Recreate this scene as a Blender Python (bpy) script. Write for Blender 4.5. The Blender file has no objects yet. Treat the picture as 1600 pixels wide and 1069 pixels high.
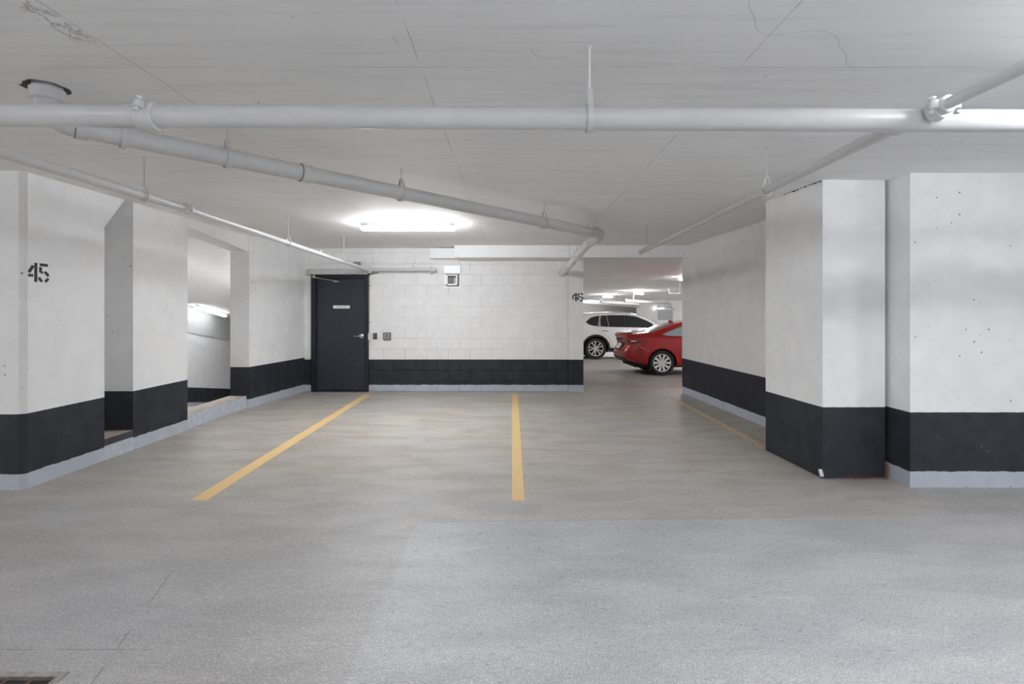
import bpy, bmesh, math, random
from mathutils import Vector, Matrix
random.seed(7)
S = bpy.context.scene
C = S.collection
PI = math.pi

# ------------------------------------------------------------------ camera, world, exposure
FPX = 800.0            # focal length in pixels of the 1600 px frame
HZ = 486.6             # horizon row
EYE = 1.5
cam_d = bpy.data.cameras.new('camera')
cam = bpy.data.objects.new('camera', cam_d)
C.objects.link(cam)
cam.location = (0, 0, EYE)
cam.rotation_euler = (PI / 2, 0, 0)
cam_d.sensor_width = 36.0
cam_d.lens = 36.0 * FPX / 1600
cam_d.shift_y = -(534.5 - HZ) / 1600
cam_d.clip_start = 0.05
S.camera = cam
w = bpy.data.worlds.new('world'); S.world = w
w.use_nodes = True
w.node_tree.nodes['Background'].inputs[0].default_value = (0.8, 0.85, 0.9, 1)
w.node_tree.nodes['Background'].inputs[1].default_value = 0.05
S.view_settings.view_transform = 'Standard'
S.view_settings.look = 'None'
S.view_settings.gamma = 1.0
S.view_settings.use_curve_mapping = False
S.view_settings.exposure = 2.38
S.cycles.max_bounces = 6
S.cycles.diffuse_bounces = 5
S.cycles.caustics_reflective = False
S.cycles.caustics_refractive = False
LAMP = 45.0            # radiance of the lamp lenses

CEIL = 2.68
SL = 0.0214            # the far bay falls away gently
YB = 9.57              # face of the block wall
def zfar(y): return -SL * (y - 9.6) if y > 9.6 else 0.0

# ------------------------------------------------------------------ node helpers
class NT:
    def __init__(s, name):
        s.m = bpy.data.materials.new(name); s.m.use_nodes = True
        s.t = s.m.node_tree; s.n = s.t.nodes
        s.b = s.n['Principled BSDF']
    def add(s, typ, **kw):
        nd = s.n.new(typ)
        for k, v in kw.items(): setattr(nd, k, v)
        return nd
    def put(s, sock, v):
        if v is None: return
        if isinstance(v, bpy.types.NodeSocket): s.t.links.new(v, sock)
        elif isinstance(v, (tuple, list)) and len(v) == 3 and len(sock.default_value) == 4: sock.default_value = (*v, 1)
        else: sock.default_value = v
    def math(s, op, a, b=None, c=None, clamp=False):
        nd = s.add('ShaderNodeMath', operation=op, use_clamp=clamp)
        for i, v in enumerate((a, b, c)): s.put(nd.inputs[i], v) if v is not None else None
        return nd.outputs[0]
    def pos(s): return s.add('ShaderNodeNewGeometry').outputs['Position']
    def obj(s): return s.add('ShaderNodeTexCoord').outputs['Object']
    def sep(s, v):
        nd = s.add('ShaderNodeSeparateXYZ'); s.put(nd.inputs[0], v); return nd.outputs
    def scale(s, v, k):
        nd = s.add('ShaderNodeVectorMath', operation='MULTIPLY'); s.put(nd.inputs[0], v); nd.inputs[1].default_value = k; return nd.outputs[0]
    def noise(s, v, sc, det=3, rough=.55, dist=0):
        nd = s.add('ShaderNodeTexNoise'); s.put(nd.inputs['Vector'], v)
        nd.inputs['Scale'].default_value = sc; nd.inputs['Detail'].default_value = det
        nd.inputs['Roughness'].default_value = rough; nd.inputs['Distortion'].default_value = dist
        return nd.outputs['Fac']
    def vor(s, v, sc, feature='F1'):
        nd = s.add('ShaderNodeTexVoronoi', feature=feature); s.put(nd.inputs['Vector'], v); nd.inputs['Scale'].default_value = sc
        return nd.outputs
    def ramp(s, f, lo, hi, a=0.0, b=1.0):
        nd = s.add('ShaderNodeMapRange'); nd.interpolation_type = 'SMOOTHSTEP'
        s.put(nd.inputs[0], f)
        for i, v in zip((1, 2, 3, 4), (lo, hi, a, b)): s.put(nd.inputs[i], v)
        return nd.outputs[0]
    def mix(s, f, a, b, mode='MIX'):
        nd = s.add('ShaderNodeMix', data_type='RGBA', blend_type=mode)
        s.put(nd.inputs[0], f); s.put(nd.inputs[6], a); s.put(nd.inputs[7], b)
        return nd.outputs[2]
    def bump(s, h, strength=.3, dist=.01, prev=None):
        nd = s.add('ShaderNodeBump'); nd.inputs['Strength'].default_value = strength; nd.inputs['Distance'].default_value = dist
        s.put(nd.inputs['Height'], h)
        if prev is not None: s.put(nd.inputs['Normal'], prev)
        return nd.outputs[0]
    def done(s, col=None, rough=None, normal=None, metal=None, spec=None, coat=None):
        s.put(s.b.inputs['Base Color'], col); s.put(s.b.inputs['Roughness'], rough); s.put(s.b.inputs['Normal'], normal)
        s.put(s.b.inputs['Metallic'], metal); s.put(s.b.inputs['Specular IOR Level'], spec)
        if coat is not None:
            s.b.inputs['Coat Weight'].default_value = coat; s.b.inputs['Coat Roughness'].default_value = .03
        return s.m

WHITE = (.87, .873, .876)
DARK = (.024, .026, .034)
BASE = (.50, .545, .61)

def wall_mat(name, dark_top=.635, base_top=.135, pits=1.0, base=True, grain=.25, white=WHITE, slope=0.0):
    """painted concrete: white over a charcoal band over a pale blue-grey foot"""
    t = NT(name); p = t.pos(); x, y, z = t.sep(p)
    if slope: z = t.math('ADD', z, t.math('MULTIPLY', t.math('SUBTRACT', y, 7.6), slope))
    n1 = t.noise(p, 5, 4); n2 = t.noise(p, 30, 3)
    blotch = t.ramp(n1, .3, .75, 0, 1)
    wcol = t.mix(blotch, tuple(c * .94 for c in white), white)
    dcol = t.mix(blotch, tuple(c * .85 for c in DARK), tuple(c * 1.35 for c in DARK))
    bcol = t.mix(blotch, tuple(c * .9 for c in BASE), BASE)
    ez = t.math('ADD', z, t.math('MULTIPLY', t.math('SUBTRACT', n2, .5), .006))
    eb = t.math('ADD', z, t.math('MULTIPLY', t.math('SUBTRACT', t.noise(p, 12, 5, .7), .5), .035))
    f_dark = t.ramp(ez, dark_top - .0012, dark_top + .0012, 1, 0)
    col = t.mix(f_dark, wcol, dcol)
    if base:
        f_base = t.ramp(eb, base_top - .0015, base_top + .0015, 1, 0)
        col = t.mix(f_base, col, bcol)
    nrm = t.bump(t.noise(p, 90, 4, .6), grain, .004)
    if pits:
        v = t.vor(p, 16)
        rnd = t.sep(v['Color'])[0]
        size = t.ramp(rnd, .60, 1.0, 0.0, .13 * pits)
        pit = t.math('LESS_THAN', v['Distance'], size)
        v2 = t.vor(p, 45); pit2 = t.math('LESS_THAN', v2['Distance'], t.ramp(t.sep(v2['Color'])[1], .9, 1, 0, .16 * pits))
        pit = t.math('MAXIMUM', pit, pit2)
        col = t.mix(t.math('MULTIPLY', pit, .9), col, t.mix(f_dark, (.20, .19, .18), (.11, .11, .115)))
        nrm = t.bump(t.math('SUBTRACT', 1, pit), .6, .004, nrm)
    return t.done(col, .62, nrm, spec=.35)

def plain(name, col, rough=.5, metal=0.0, coat=None, bump=0.0, bscale=80, var=.06, spec=None):
    t = NT(name); p = t.obj()
    n = t.noise(p, 14, 3)
    c = t.mix(t.ramp(n, .3, .7), tuple(min(1, q * (1 - var)) for q in col), tuple(min(1, q * (1 + var)) for q in col))
    nr = t.bump(t.noise(p, bscale, 3), bump, .003) if bump else None
    return t.done(c, rough, nr, metal, spec, coat)

def emit(name, col, s):
    t = NT(name)
    t.put(t.b.inputs['Base Color'], (.9, .9, .9)); t.put(t.b.inputs['Emission Color'], col); t.b.inputs['Emission Strength'].default_value = s
    return t.m

# ---- floor
def floor_mat():
    t = NT('sealed_concrete'); p = t.pos(); x, y, z = t.sep(p)
    xs = t.scale(p, (1, 2.2, 1))
    big = t.noise(p, .55, 4, .6); mid = t.noise(t.scale(p, (.7, 2.0, 1)), 2.1, 5, .62, .4); fine = t.noise(xs, 16, 5, .7); grit = t.noise(t.scale(p, (1, .75, 1)), 120, 3, .75)
    grey = t.mix(t.ramp(mid, .3, .7), (.41, .425, .45), (.52, .53, .545))
    tan = t.mix(t.ramp(mid, .32, .68), (.395, .34, .275), (.56, .515, .445))
    # the recoated slab in front on the right keeps its cool grey; older slab is warmer and dirtier
    wob = t.math('MULTIPLY', t.math('SUBTRACT', t.noise(p, 6, 3), .5), .05)
    fx = t.ramp(t.math('ADD', x, wob), -.70, -.64)
    fy = t.ramp(t.math('ADD', y, t.math('ADD', wob, t.math('MULTIPLY', x, -.035))), 3.63, 3.69, 1, 0)
    new = t.math('MULTIPLY', t.math('MULTIPLY', fx, fy), t.ramp(x, 1.2, 3.0, 1, .55))
    far = t.ramp(y, 2.4, 5.5)
    warm = t.math('MULTIPLY', t.ramp(t.math('ADD', big, t.math('MULTIPLY', t.math('SUBTRACT', fine, .5), .35)), .30, .50), t.math('ADD', .25, t.math('MULTIPLY', far, .75)))
    warm = t.math('MAXIMUM', warm, t.math('MULTIPLY', t.ramp(x, -3.2, -4.1), t.ramp(mid, .2, .6, .4, 1)))
    warm = t.math('MULTIPLY', warm, t.math('SUBTRACT', 1, t.math('MULTIPLY', new, .88)))
    col = t.mix(warm, grey, tan)
    old = t.math('MULTIPLY', t.math('SUBTRACT', 1, new), t.ramp(y, 6.5, 3.2, .04, .26))
    col = t.mix(old, col, (.30, .285, .27))
    # scuffs, tyre arcs and oil spots with shapes of their own
    sc = t.add('ShaderNodeTexWave', wave_type='RINGS', rings_direction='Z'); t.put(sc.inputs['Vector'], t.scale(p, (.9, .6, 1)))
    sc.inputs['Scale'].default_value = 5.5; sc.inputs['Distortion'].default_value = 6; sc.inputs['Detail'].default_value = 3; sc.inputs['Detail Scale'].default_value = 1.4
    scuff = t.math('MULTIPLY', t.ramp(sc.outputs['Fac'], .75, 1), t.ramp(t.noise(p, .9, 3), .5, .66))
    col = t.mix(t.math('MULTIPLY', scuff, .16), col, (.20, .19, .18))
    spots = t.math('MULTIPLY', t.ramp(t.noise(p, 1.5, 5, .7), .62, .74), t.ramp(grit, .35, .6))
    col = t.mix(t.math('MULTIPLY', spots, .45), col, (.20, .18, .165))
    rust = t.math('MULTIPLY', t.ramp(t.noise(t.scale(p, (1, 1.6, 1)), 1.05, 4, .7), .64, .74), t.ramp(fine, .4, .6))
    col = t.mix(t.math('MULTIPLY', rust, .35), col, (.33, .21, .14))
    pale = t.math('MULTIPLY', t.ramp(fine, .52, .64), t.ramp(mid, .42, .56))
    col = t.mix(t.math('MULTIPLY', pale, .45), col, (.66, .66, .65))
    f2 = t.noise(t.scale(p, (.8, 1.1, 1)), 34, 5, .85)
    col = t.mix(t.ramp(f2, .47, .34, 0, .50), col, (.22, .205, .19)); col = t.mix(t.ramp(f2, .54, .68, 0, .50), col, (.74, .74, .73))
    # saw cuts
    def cut(coord, at, wd=.004):
        return t.math('LESS_THAN', t.math('ABSOLUTE', t.math('SUBTRACT', coord, at)), wd)
    lx = t.math('ADD', x, t.math('MULTIPLY', y, .30))
    c1 = t.math('MULTIPLY', cut(lx, -1.075, .0035), t.math('MULTIPLY', t.math('LESS_THAN', y, 3.0), t.ramp(t.noise(p, 5, 2), .42, .5)))
    c2 = t.math('MULTIPLY', cut(y, 2.27, .003), t.math('MULTIPLY', t.math('LESS_THAN', x, -1.6), t.ramp(t.noise(p, 7, 2), .4, .5)))
    c3 = t.math('MULTIPLY', cut(t.math('ADD', y, t.math('ADD', wob, t.math('MULTIPLY', x, -.035))), 3.66, .012), t.math('MULTIPLY', t.math('GREATER_THAN', x, -.68), t.math('LESS_THAN', x, 2.2)))
    cuts = t.math('MAXIMUM', c1, c2)
    col = t.mix(t.math('MULTIPLY', cuts, .65), col, (.12, .11, .10))
    col = t.mix(t.math('MULTIPLY', c3, .30), col, (.22, .21, .20))
    pepper = t.math('LESS_THAN', t.vor(p, 9)['Distance'], .035)
    pepper = t.math('MULTIPLY', pepper, t.math('GREATER_THAN', t.noise(p, 3, 2), .55))
    col = t.mix(t.math('MULTIPLY', pepper, .8), col, (.07, .065, .06))
    col = t.mix(t.ramp(grit, .62, .40, 0, .42), col, (.20, .19, .18)); col = t.mix(t.ramp(grit, .52, .70, 0, .45), col, (.72, .72, .71))
    rough = t.math('ADD', t.ramp(fine, .3, .7, .30, .50), t.math('MULTIPLY', new, -.05))
    nb = t.bump(grit, .55, .004)
    nb = t.bump(fine, .22, .008, nb)
    return t.done(col, rough, nb, spec=.45)

def ceil_mat(name='ceiling_concrete', seams=True, shift=0.0):
    t = NT(name); p = t.pos(); x, y, z = t.sep(p)
    big = t.noise(p, .8, 4); streak = t.noise(t.scale(p, (.25, 4, 1)), 5, 4, .6)
    col = t.mix(t.ramp(big, .3, .7), (.86, .86, .862), (.91, .91, .91))
    col = t.mix(t.math('MULTIPLY', t.ramp(streak, .48, .72), .22), col, (.60, .60, .60))
    h = t.noise(p, 60, 4, .6)
    nb = t.bump(h, .12, .003)
    # board joints every 0.73 m across, sheet joints along the bay
    wob = t.math('MULTIPLY', t.math('SUBTRACT', t.noise(p, 3, 3), .5), .02)
    yy = t.math('ADD', y, t.math('MULTIPLY', wob, .3))
    fr = t.math('ABSOLUTE', t.math('SUBTRACT', t.math('FRACT', t.math('ADD', t.math('DIVIDE', t.math('SUBTRACT', yy, 2.474 + shift), .733), 20.5)), .5))
    j = t.math('LESS_THAN', fr, .0034)
    j = t.math('MULTIPLY', j, t.ramp(t.noise(t.scale(p, (.6, 1, 1)), 2.2, 3), .36, .58, .15, 1))
    if seams:
        sn = t.ramp(t.noise(p, 2.6, 3), .38, .56, .1, 1)
        for at in (-4.75, -3.27, -1.80, -.44, 1.10, 2.55, 5.4):
            q = t.math('LESS_THAN', t.math('ABSOLUTE', t.math('SUBTRACT', t.math('ADD', x, wob), at)), .0022)
            q = t.math('MULTIPLY', q, sn)
            j = t.math('MAXIMUM', j, q)
        # spalled patch along the joint near the camera, top left
        m = t.math('MULTIPLY', t.ramp(t.math('ABSOLUTE', t.math('SUBTRACT', x, -1.86)), .03, .075, 1, 0), t.ramp(t.math('ABSOLUTE', t.math('SUBTRACT', y, 2.08)), .10, .22, 1, 0))
        ck = t.math('LESS_THAN', t.math('ABSOLUTE', t.math('SUBTRACT', t.noise(t.scale(p, (1.5, .8, 1)), 13, 5, .7), .5)), .030)
        j = t.math('MAXIMUM', j, t.math('MULTIPLY', ck, m))
        # hairline cracks
        ck2 = t.math('LESS_THAN', t.math('ABSOLUTE', t.math('SUBTRACT', t.noise(p, .9, 2, .5), .5)), .0011)
        j = t.math('MAXIMUM', j, t.math('MULTIPLY', ck2, t.math('MULTIPLY', .5, t.ramp(t.noise(p, 1.3, 2), .52, .6))))
    v = t.vor(p, 7); pit = t.math('LESS_THAN', v['Distance'], t.ramp(t.sep(v['Color'])[0], .75, 1, 0, .07))
    col = t.mix(t.math('MULTIPLY', j, .55), col, (.26, .26, .26))
    col = t.mix(t.math('MULTIPLY', pit, .55), col, (.28, .28, .28))
    nb = t.bump(t.math('SUBTRACT', 1, j), .5, .004, nb)
    return t.done(col, .7, nb, spec=.3)

def stripe_mat(name, keep_lo, keep_hi):
    t = NT(name); p = t.pos()
    n = t.noise(t.scale(p, (3, 1, 1)), 9, 6, .75)
    col = t.mix(t.ramp(n, keep_lo, keep_hi), (.40, .37, .33), t.mix(t.noise(p, 40, 3), (.66, .45, .18), (.80, .58, .28)))
    return t.done(col, .6, t.bump(t.noise(p, 120, 3), .3, .003))

M = dict(
    wall=wall_mat('painted_wall'),
    wallA=wall_mat('painted_column', .636, .132, 1.15),
    wallR=wall_mat('painted_right_wall', .640, .136, 1.0),
    wallRR=wall_mat('painted_right_side', .640, .125, .7),
    pillar=wall_mat('painted_plaster', .640, 0, 0, False, .06, (.88, .88, .877)),
    block=wall_mat('painted_block', .597, .125, .35, True, .5, (.85, .848, .842)),
    ramp=wall_mat('painted_ramp_wall', .50, .10, .6, True, .2, WHITE, .17),
    shade_grey=plain('shade_grey_concrete', (.56, .56, .56), .7, bump=.15),
    white_paint=plain('white_painted_concrete', WHITE, .65, bump=.15, var=.02),
    sill=plain('dark_painted_sill', (.05, .05, .056), .6, bump=.3),
    foot=plain('pale_blue_curb_paint', BASE, .55, bump=.3, var=.08),
    tan=plain('bare_curb_concrete', (.42, .365, .31), .8, bump=.4, var=.15),
    floor=floor_mat(), ceil=ceil_mat(), ceil_r=ceil_mat('ramp_ceiling_concrete', False, .2),
    pipe=plain('white_painted_pipe', (.60, .60, .605), .33, bump=.03, var=.02, spec=.5),
    drain=plain('painted_drain_pipe', (.53, .53, .53), .45, bump=.04, var=.03),
    fitting=plain('painted_fitting', (.62, .62, .62), .4, bump=.1, bscale=200),
    band=plain('dark_rubber_edge', (.16, .16, .16), .6),
    rod=plain('painted_rod', (.5, .5, .5), .45),
    rod_w=plain('white_rod', (.75, .75, .75), .45),
    steel=plain('brushed_steel', (.62, .62, .62), .3, .9),
    brass=plain('brass_sprinkler', (.62, .55, .38), .3, .8),
    housing=plain('lamp_housing', (.45, .45, .45), .5),
    lens=emit('lamp_lens', (.965, .985, 1.02), LAMP), lens_dim=emit('dim_lamp_lens', (.965, .985, 1.02), LAMP * .05), lens_half=emit('fill_lamp_lens', (.965, .985, 1.02), LAMP * .5), lens_near=emit('aisle_lamp_lens', (.965, .985, 1.02), LAMP * .28), lens_far=emit('far_lamp_lens', (.965, .985, 1.02), LAMP * .45), lens_main=emit('bay_lamp_lens', (.965, .985, 1.02), LAMP * .60),
    door=plain('navy_door_paint', (.026, .030, .046), .42, bump=.05, var=.1),
    dframe=plain('black_door_frame', (.014, .014, .020), .45, var=.1),
    operator=plain('grey_operator_cover', (.50, .50, .49), .45),
    op_end=plain('operator_end', (.30, .30, .30), .5),
    black=plain('black_plastic', (.015, .015, .018), .4),
    ink=plain('black_stencil_paint', (.012, .012, .012), .6),
    plate=plain('white_plate', (.88, .88, .88), .4, var=.01),
    bright=plain('bright_white_plastic', (.93, .93, .93), .35, var=.005),
    dgrey=plain('dark_grey_plastic', (.10, .10, .10), .5),
    mgrey=plain('grey_plastic', (.26, .26, .26), .5),
    conduit=plain('pale_conduit', (.70, .70, .69), .4),
    rust=plain('rusted_grate', (.12, .085, .07), .7, .3, bump=.5, var=.3),
    void=plain('dark_void', (.02, .018, .017), .9),
    broken=plain('broken_concrete', (.34, .33, .32), .95, bump=1.0, bscale=40, var=.35),
    sealant=plain('red_brown_sealant', (.20, .06, .045), .6, bump=.4),
    chip=plain('chipped_plaster', (.75, .75, .73), .8, bump=.6),
    far_grey=plain('far_grey_wall', (.62, .62, .62), .7),
    shutter=plain('far_window_grey', (.48, .49, .50), .4),
    yellow=stripe_mat('worn_yellow_paint', .28, .44), yellow_f=stripe_mat('faded_yellow_paint', .38, .60),
    red=plain('red_metallic_paint', (.42, .004, .006), .2, .1, .8, var=.03, spec=.3),
    white_car=plain('white_car_paint', (.82, .82, .81), .35, 0, 1.0, var=.01),
    tint=plain('tinted_glass', (.012, .015, .019), .04, 0, var=0, spec=.8),
    pale_glass=plain('pale_reflecting_glass', (.45, .52, .55), .05, .35, var=.02, spec=.9),  # pale base colour imitates reflection and the bright background beyond
    rubber=plain('tyre_rubber', (.022, .022, .023), .75, bump=.2),
    alloy=plain('machined_alloy', (.80, .80, .81), .35, .35),
    well=plain('wheel_well', (.008, .008, .008), .9),
    clad=plain('black_cladding', (.02, .02, .022), .55, bump=.1),
    chrome=plain('chrome_trim', (.8, .8, .8), .12, 1.0),
    tail=plain('tail_lamp_red', (.28, .006, .008), .12, 0, 1.0), lampw=plain('clear_lamp', (.85, .83, .80), .1, 0, 1.0),
)

# ------------------------------------------------------------------ mesh helpers
def link(name, bm, mat, parent=None, smooth=False):
    me = bpy.data.meshes.new(name)
    bmesh.ops.recalc_face_normals(bm, faces=bm.faces[:])
    bm.to_mesh(me); bm.free()
    if smooth:
        for f in me.polygons: f.use_smooth = True
        try: me.set_sharp_from_angle(angle=math.radians(38))
        except Exception: pass
    me.materials.append(mat)
    o = bpy.data.objects.new(name, me); C.objects.link(o)
    if parent is not None:
        o.parent = parent
        if parent.name not in ROOTM: bpy.context.view_layer.update()
        o.matrix_parent_inverse = parent.matrix_world.inverted() if parent.get('_w') else Matrix.Identity(4)
    return o
ROOTM = {}
def tag(o, label=None, cat=None, group=None, kind=None):
    if label: o['label'] = label
    if cat: o['category'] = cat
    if group: o['group'] = group
    if kind: o['kind'] = kind
    return o
def thing(name, label, cat, loc=(0, 0, 0), group=None, rot=(0, 0, 0)):
    o = bpy.data.objects.new(name, None); C.objects.link(o)
    o.location = loc; o.rotation_euler = rot; o.empty_display_size = .1
    return tag(o, label, cat, group)
def struct(name, bm, mat, label=None, cat=None):
    return tag(link(name, bm, mat), label, cat, None, 'structure')
def B(): return bmesh.new()
def box(bm, lo, hi, bevel=0.0, seg=2):
    lo = Vector(lo); hi = Vector(hi)
    r = bmesh.ops.create_cube(bm, size=1.0)
    for v in r['verts']:
        v.co = Vector(((lo[i] + hi[i]) / 2 + v.co[i] * (hi[i] - lo[i]) for i in range(3)))
    if bevel:
        es = list({e for v in r['verts'] for e in v.link_edges})
        bmesh.ops.bevel(bm, geom=es, offset=bevel, segments=seg, profile=.6, affect='EDGES')
    return bm
def quad(bm, pts):
    return bm.faces.new([bm.verts.new(p) for p in pts])
def prism(bm, poly, z0, z1):
    """poly = plan corners (x, y); z0, z1 numbers or lists per corner"""
    n = len(poly)
    za = z0 if isinstance(z0, (list, tuple)) else [z0] * n
    zb = z1 if isinstance(z1, (list, tuple)) else [z1] * n
    a = [bm.verts.new((p[0], p[1], q)) for p, q in zip(poly, za)]
    b = [bm.verts.new((p[0], p[1], q)) for p, q in zip(poly, zb)]
    bm.faces.new(a[::-1]); bm.faces.new(b)
    for i in range(n): bm.faces.new((a[i], a[(i + 1) % n], b[(i + 1) % n], b[i]))
    return bm
def frame_of(d):
    d = Vector(d).normalized()
    up = Vector((0, 0, 1)) if abs(d.z) < .95 else Vector((0, 1, 0))
    u = d.cross(up).normalized(); v = u.cross(d).normalized()
    return d, u, v
def tube(bm, pts, r, seg=20, caps=True):
    """round tube along a polyline; r a number or a list"""
    pts = [Vector(p) for p in pts]; n = len(pts)
    rr = r if isinstance(r, (list, tuple)) else [r] * n
    rings = []; pu = None
    for i, p in enumerate(pts):
        d = (pts[min(i + 1, n - 1)] - pts[max(i - 1, 0)])
        d, u, v = frame_of(d)
        if pu is not None:
            u = (pu - d * pu.dot(d)).normalized(); v = u.cross(d).normalized()
        pu = u
        rings.append([bm.verts.new(p + (u * math.cos(2 * PI * k / seg) + v * math.sin(2 * PI * k / seg)) * rr[i]) for k in range(seg)])
    for a, b in zip(rings, rings[1:]):
        for k in range(seg): bm.faces.new((a[k], a[(k + 1) % seg], b[(k + 1) % seg], b[k]))
    if caps: bm.faces.new(rings[0][::-1]); bm.faces.new(rings[-1])
    return bm
def ring_lathe(bm, centre, axis, prof, seg=28):
    """prof = [(along axis, radius)...] revolved about the axis, closed loop if first == last"""
    c = Vector(centre); d, u, v = frame_of(axis)
    rs = [[bm.verts.new(c + d * a + (u * math.cos(2 * PI * k / seg) + v * math.sin(2 * PI * k / seg)) * r) for k in range(seg)] for a, r in prof]
    for a, b in zip(rs, rs[1:]):
        for k in range(seg): bm.faces.new((a[k], a[(k + 1) % seg], b[(k + 1) % seg], b[k]))
    return rs
def sleeve(bm, centre, axis, r0, r1, length, lip=.0):
    h = length / 2
    rs = ring_lathe(bm, centre, axis, [(-h, r0), (-h, r1 - .004), (-h + .004, r1), (h - .004, r1), (h, r1 - .004), (h, r0)])
    return bm

def at(px, py, d):     # photograph position at depth d -> point of the place (used only to lay the plan out)
    return Vector(((px - 800) * d / FPX, d, EYE + (HZ - py) * d / FPX))

# ------------------------------------------------------------------ floors
bm = B()
quad(bm, [(-14, -9, 0), (14, -9, 0), (14, 4.6, 0), (-14, 4.6, 0)])
quad(bm, [(-4.30, 4.6, 0), (14, 4.6, 0), (14, 9.6, 0), (-4.30, 9.6, 0)])
quad(bm, [(-8.8, 4.6, 0), (-4.30, 4.6, 0), (-4.30, 7.6, 0), (-8.8, 7.6, 0)])
struct('floor', bm, M['floor'])
bm = B(); quad(bm, [(-3.9, 9.6, 0), (18, 9.6, 0), (18, 40, zfar(40)), (-3.9, 40, zfar(40))])
struct('floor_far', bm, M['floor'])
bm = B()
quad(bm, [(-8.8, 7.6, 0), (-4.30, 7.6, 0), (-4.30, 26, -.17 * 18.4), (-8.8, 26, -.17 * 18.4)])
struct('floor_ramp', bm, M['floor'])

# ------------------------------------------------------------------ ceilings (with the broken hole for the drain stub)
HC = Vector((-2.45, 2.70))
rh = random.Random(3)
hole = []
for k in range(22):
    a = 2 * PI * k / 22
    rr = .090 + .014 * rh.random() + (.022 if 2.2 < a < 3.6 else 0)
    hole.append((HC.x + rr * math.cos(a) * 1.02, HC.y + rr * math.sin(a)))
bm = B()
outer = [bm.verts.new((x, y, CEIL)) for x, y in ((-14, -9), (14, -9), (14, 9.6), (-14, 9.6))]
inner = [bm.verts.new((x, y, CEIL)) for x, y in hole]
es = [bm.edges.new((outer[i], outer[(i + 1) % 4])) for i in range(4)] + [bm.edges.new((inner[i], inner[(i + 1) % 22])) for i in range(22)]
bmesh.ops.triangle_fill(bm, edges=es, use_beauty=True)
ceiling = struct('ceiling', bm, M['ceil'])
bm = B(); quad(bm, [(-3.9, 9.6, CEIL), (18, 9.6, CEIL), (18, 40, CEIL + zfar(40)), (-3.9, 40, CEIL + zfar(40))])
struct('ceiling_far', bm, M['ceil'])
bm = B()
up = [bm.verts.new((HC.x + (x - HC.x) * (.98 + .1 * rh.random()), HC.y + (y - HC.y) * (.98 + .1 * rh.random()), CEIL + .22)) for x, y in hole]
lo = [bm.verts.new((x, y, CEIL)) for x, y in hole]
for i in range(22): bm.faces.new((lo[i], lo[(i + 1) % 22], up[(i + 1) % 22], up[i]))
bm.faces.new(up)
o = link('broken_edge', bm, M['broken'], ceiling); o['label'] = 'rough broken concrete inside the pipe hole'
bm = B()
quad(bm, [(-8.8, 7.4, CEIL - .004), (-4.30, 7.4, CEIL - .004), (-4.30, 26, CEIL - .17 * 18.6), (-8.8, 26, CEIL - .17 * 18.6)])
struct('ceiling_ramp', bm, M['ceil_r'])

# ------------------------------------------------------------------ left side
XL, XLb = -4.10, -4.375
bm = B()
prism(bm, [(-14, 4.295), (XL - .040, 4.295), (XL, 4.335), (XL, 5.15), (XLb, 5.15), (XLb, 4.75), (-14, 4.75)], 0, CEIL)
struct('wall_left_column', bm, M['wallA'], 'wide white column with charcoal foot, bearing number 45', 'column')
bm = B()   # sloping haunch at the column head
quad(bm, [(XL, 5.15, 2.345), (XL, 5.42, CEIL), (XL, 5.15, CEIL)][:3])
a = [(XL, 5.15, 2.345), (XL, 5.42, CEIL), (XL, 5.15, CEIL)]
b = [(XLb, 5.15, 2.345), (XLb, 5.42, CEIL), (XLb, 5.15, CEIL)]
quad(bm, b); quad(bm, [a[0], a[1], b[1], b[0]]); quad(bm, [a[1], a[2], b[2], b[1]]); quad(bm, [a[2], a[0], b[0], b[2]])
bmesh.ops.remove_doubles(bm, verts=bm.verts[:], dist=1e-4)
struct('wall_left_haunch', bm, M['wallA'], 'sloping bracket at the head of the column with number 45', 'haunch')
bm = B(); prism(bm, [(XL, 5.54), (XL, 6.47), (XLb - .3, 6.47), (XLb - .3, 5.54)], 0, CEIL)
struct('wall_left_pier', bm, M['wallA'], 'narrow white pier between the slot and the ramp opening', 'pier')
bm = B(); prism(bm, [(XL + .02, 7.95), (-3.87, 9.62), (-4.30, 9.75), (-4.30, 26), (-4.40, 26), (-4.40, 9.7), (XLb, 7.95)], [0, 0, 0, -3.2, -3.2, -.4, -.2], CEIL)
struct('wall_left', bm, M['wall'])
bm = B(); y0, y1 = 6.47, 7.95
vs = [(XL, y0, 2.575), (XL, y1, 2.43), (XL, y1, CEIL), (XL, y0, CEIL)]
vb = [(XLb, y, z) for _, y, z in vs]
quad(bm, vs); quad(bm, vb)
for i in range(4): quad(bm, [vs[i], vs[(i + 1) % 4], vb[(i + 1) % 4], vb[i]])
bmesh.ops.remove_doubles(bm, verts=bm.verts[:], dist=1e-4)
struct('wall_left_header', bm, M['white_paint'], 'white lintel over the opening to the ramp', 'lintel')
# sill in the slot and curb in the opening
t1 = struct('trim_1', prism(B(), [(XL, 5.15), (XL, 5.54), (XLb, 5.54), (XLb, 5.15)], .0, .142), M['foot'])
link('sill_face', prism(B(), [(XL, 5.15), (XL, 5.54), (XLb, 5.54), (XLb, 5.15)], .142, .212), M['sill'], t1)
link('sill_top', prism(B(), [(XL - .004, 5.151), (XL - .004, 5.539), (XLb, 5.539), (XLb, 5.151)], .212, .217), M['tan'], t1)
t2 = struct('trim_2', prism(B(), [(XL - .025, 6.46), (XL - .025, 7.96), (XLb - .02, 7.96), (XLb - .02, 6.46)], 0, .180), M['foot'])
link('curb_top', prism(B(), [(XL - .029, 6.461), (XL - .029, 7.959), (XLb - .02, 7.959), (XLb - .02, 6.461)], .180, .186), M['tan'], t2)
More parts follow.
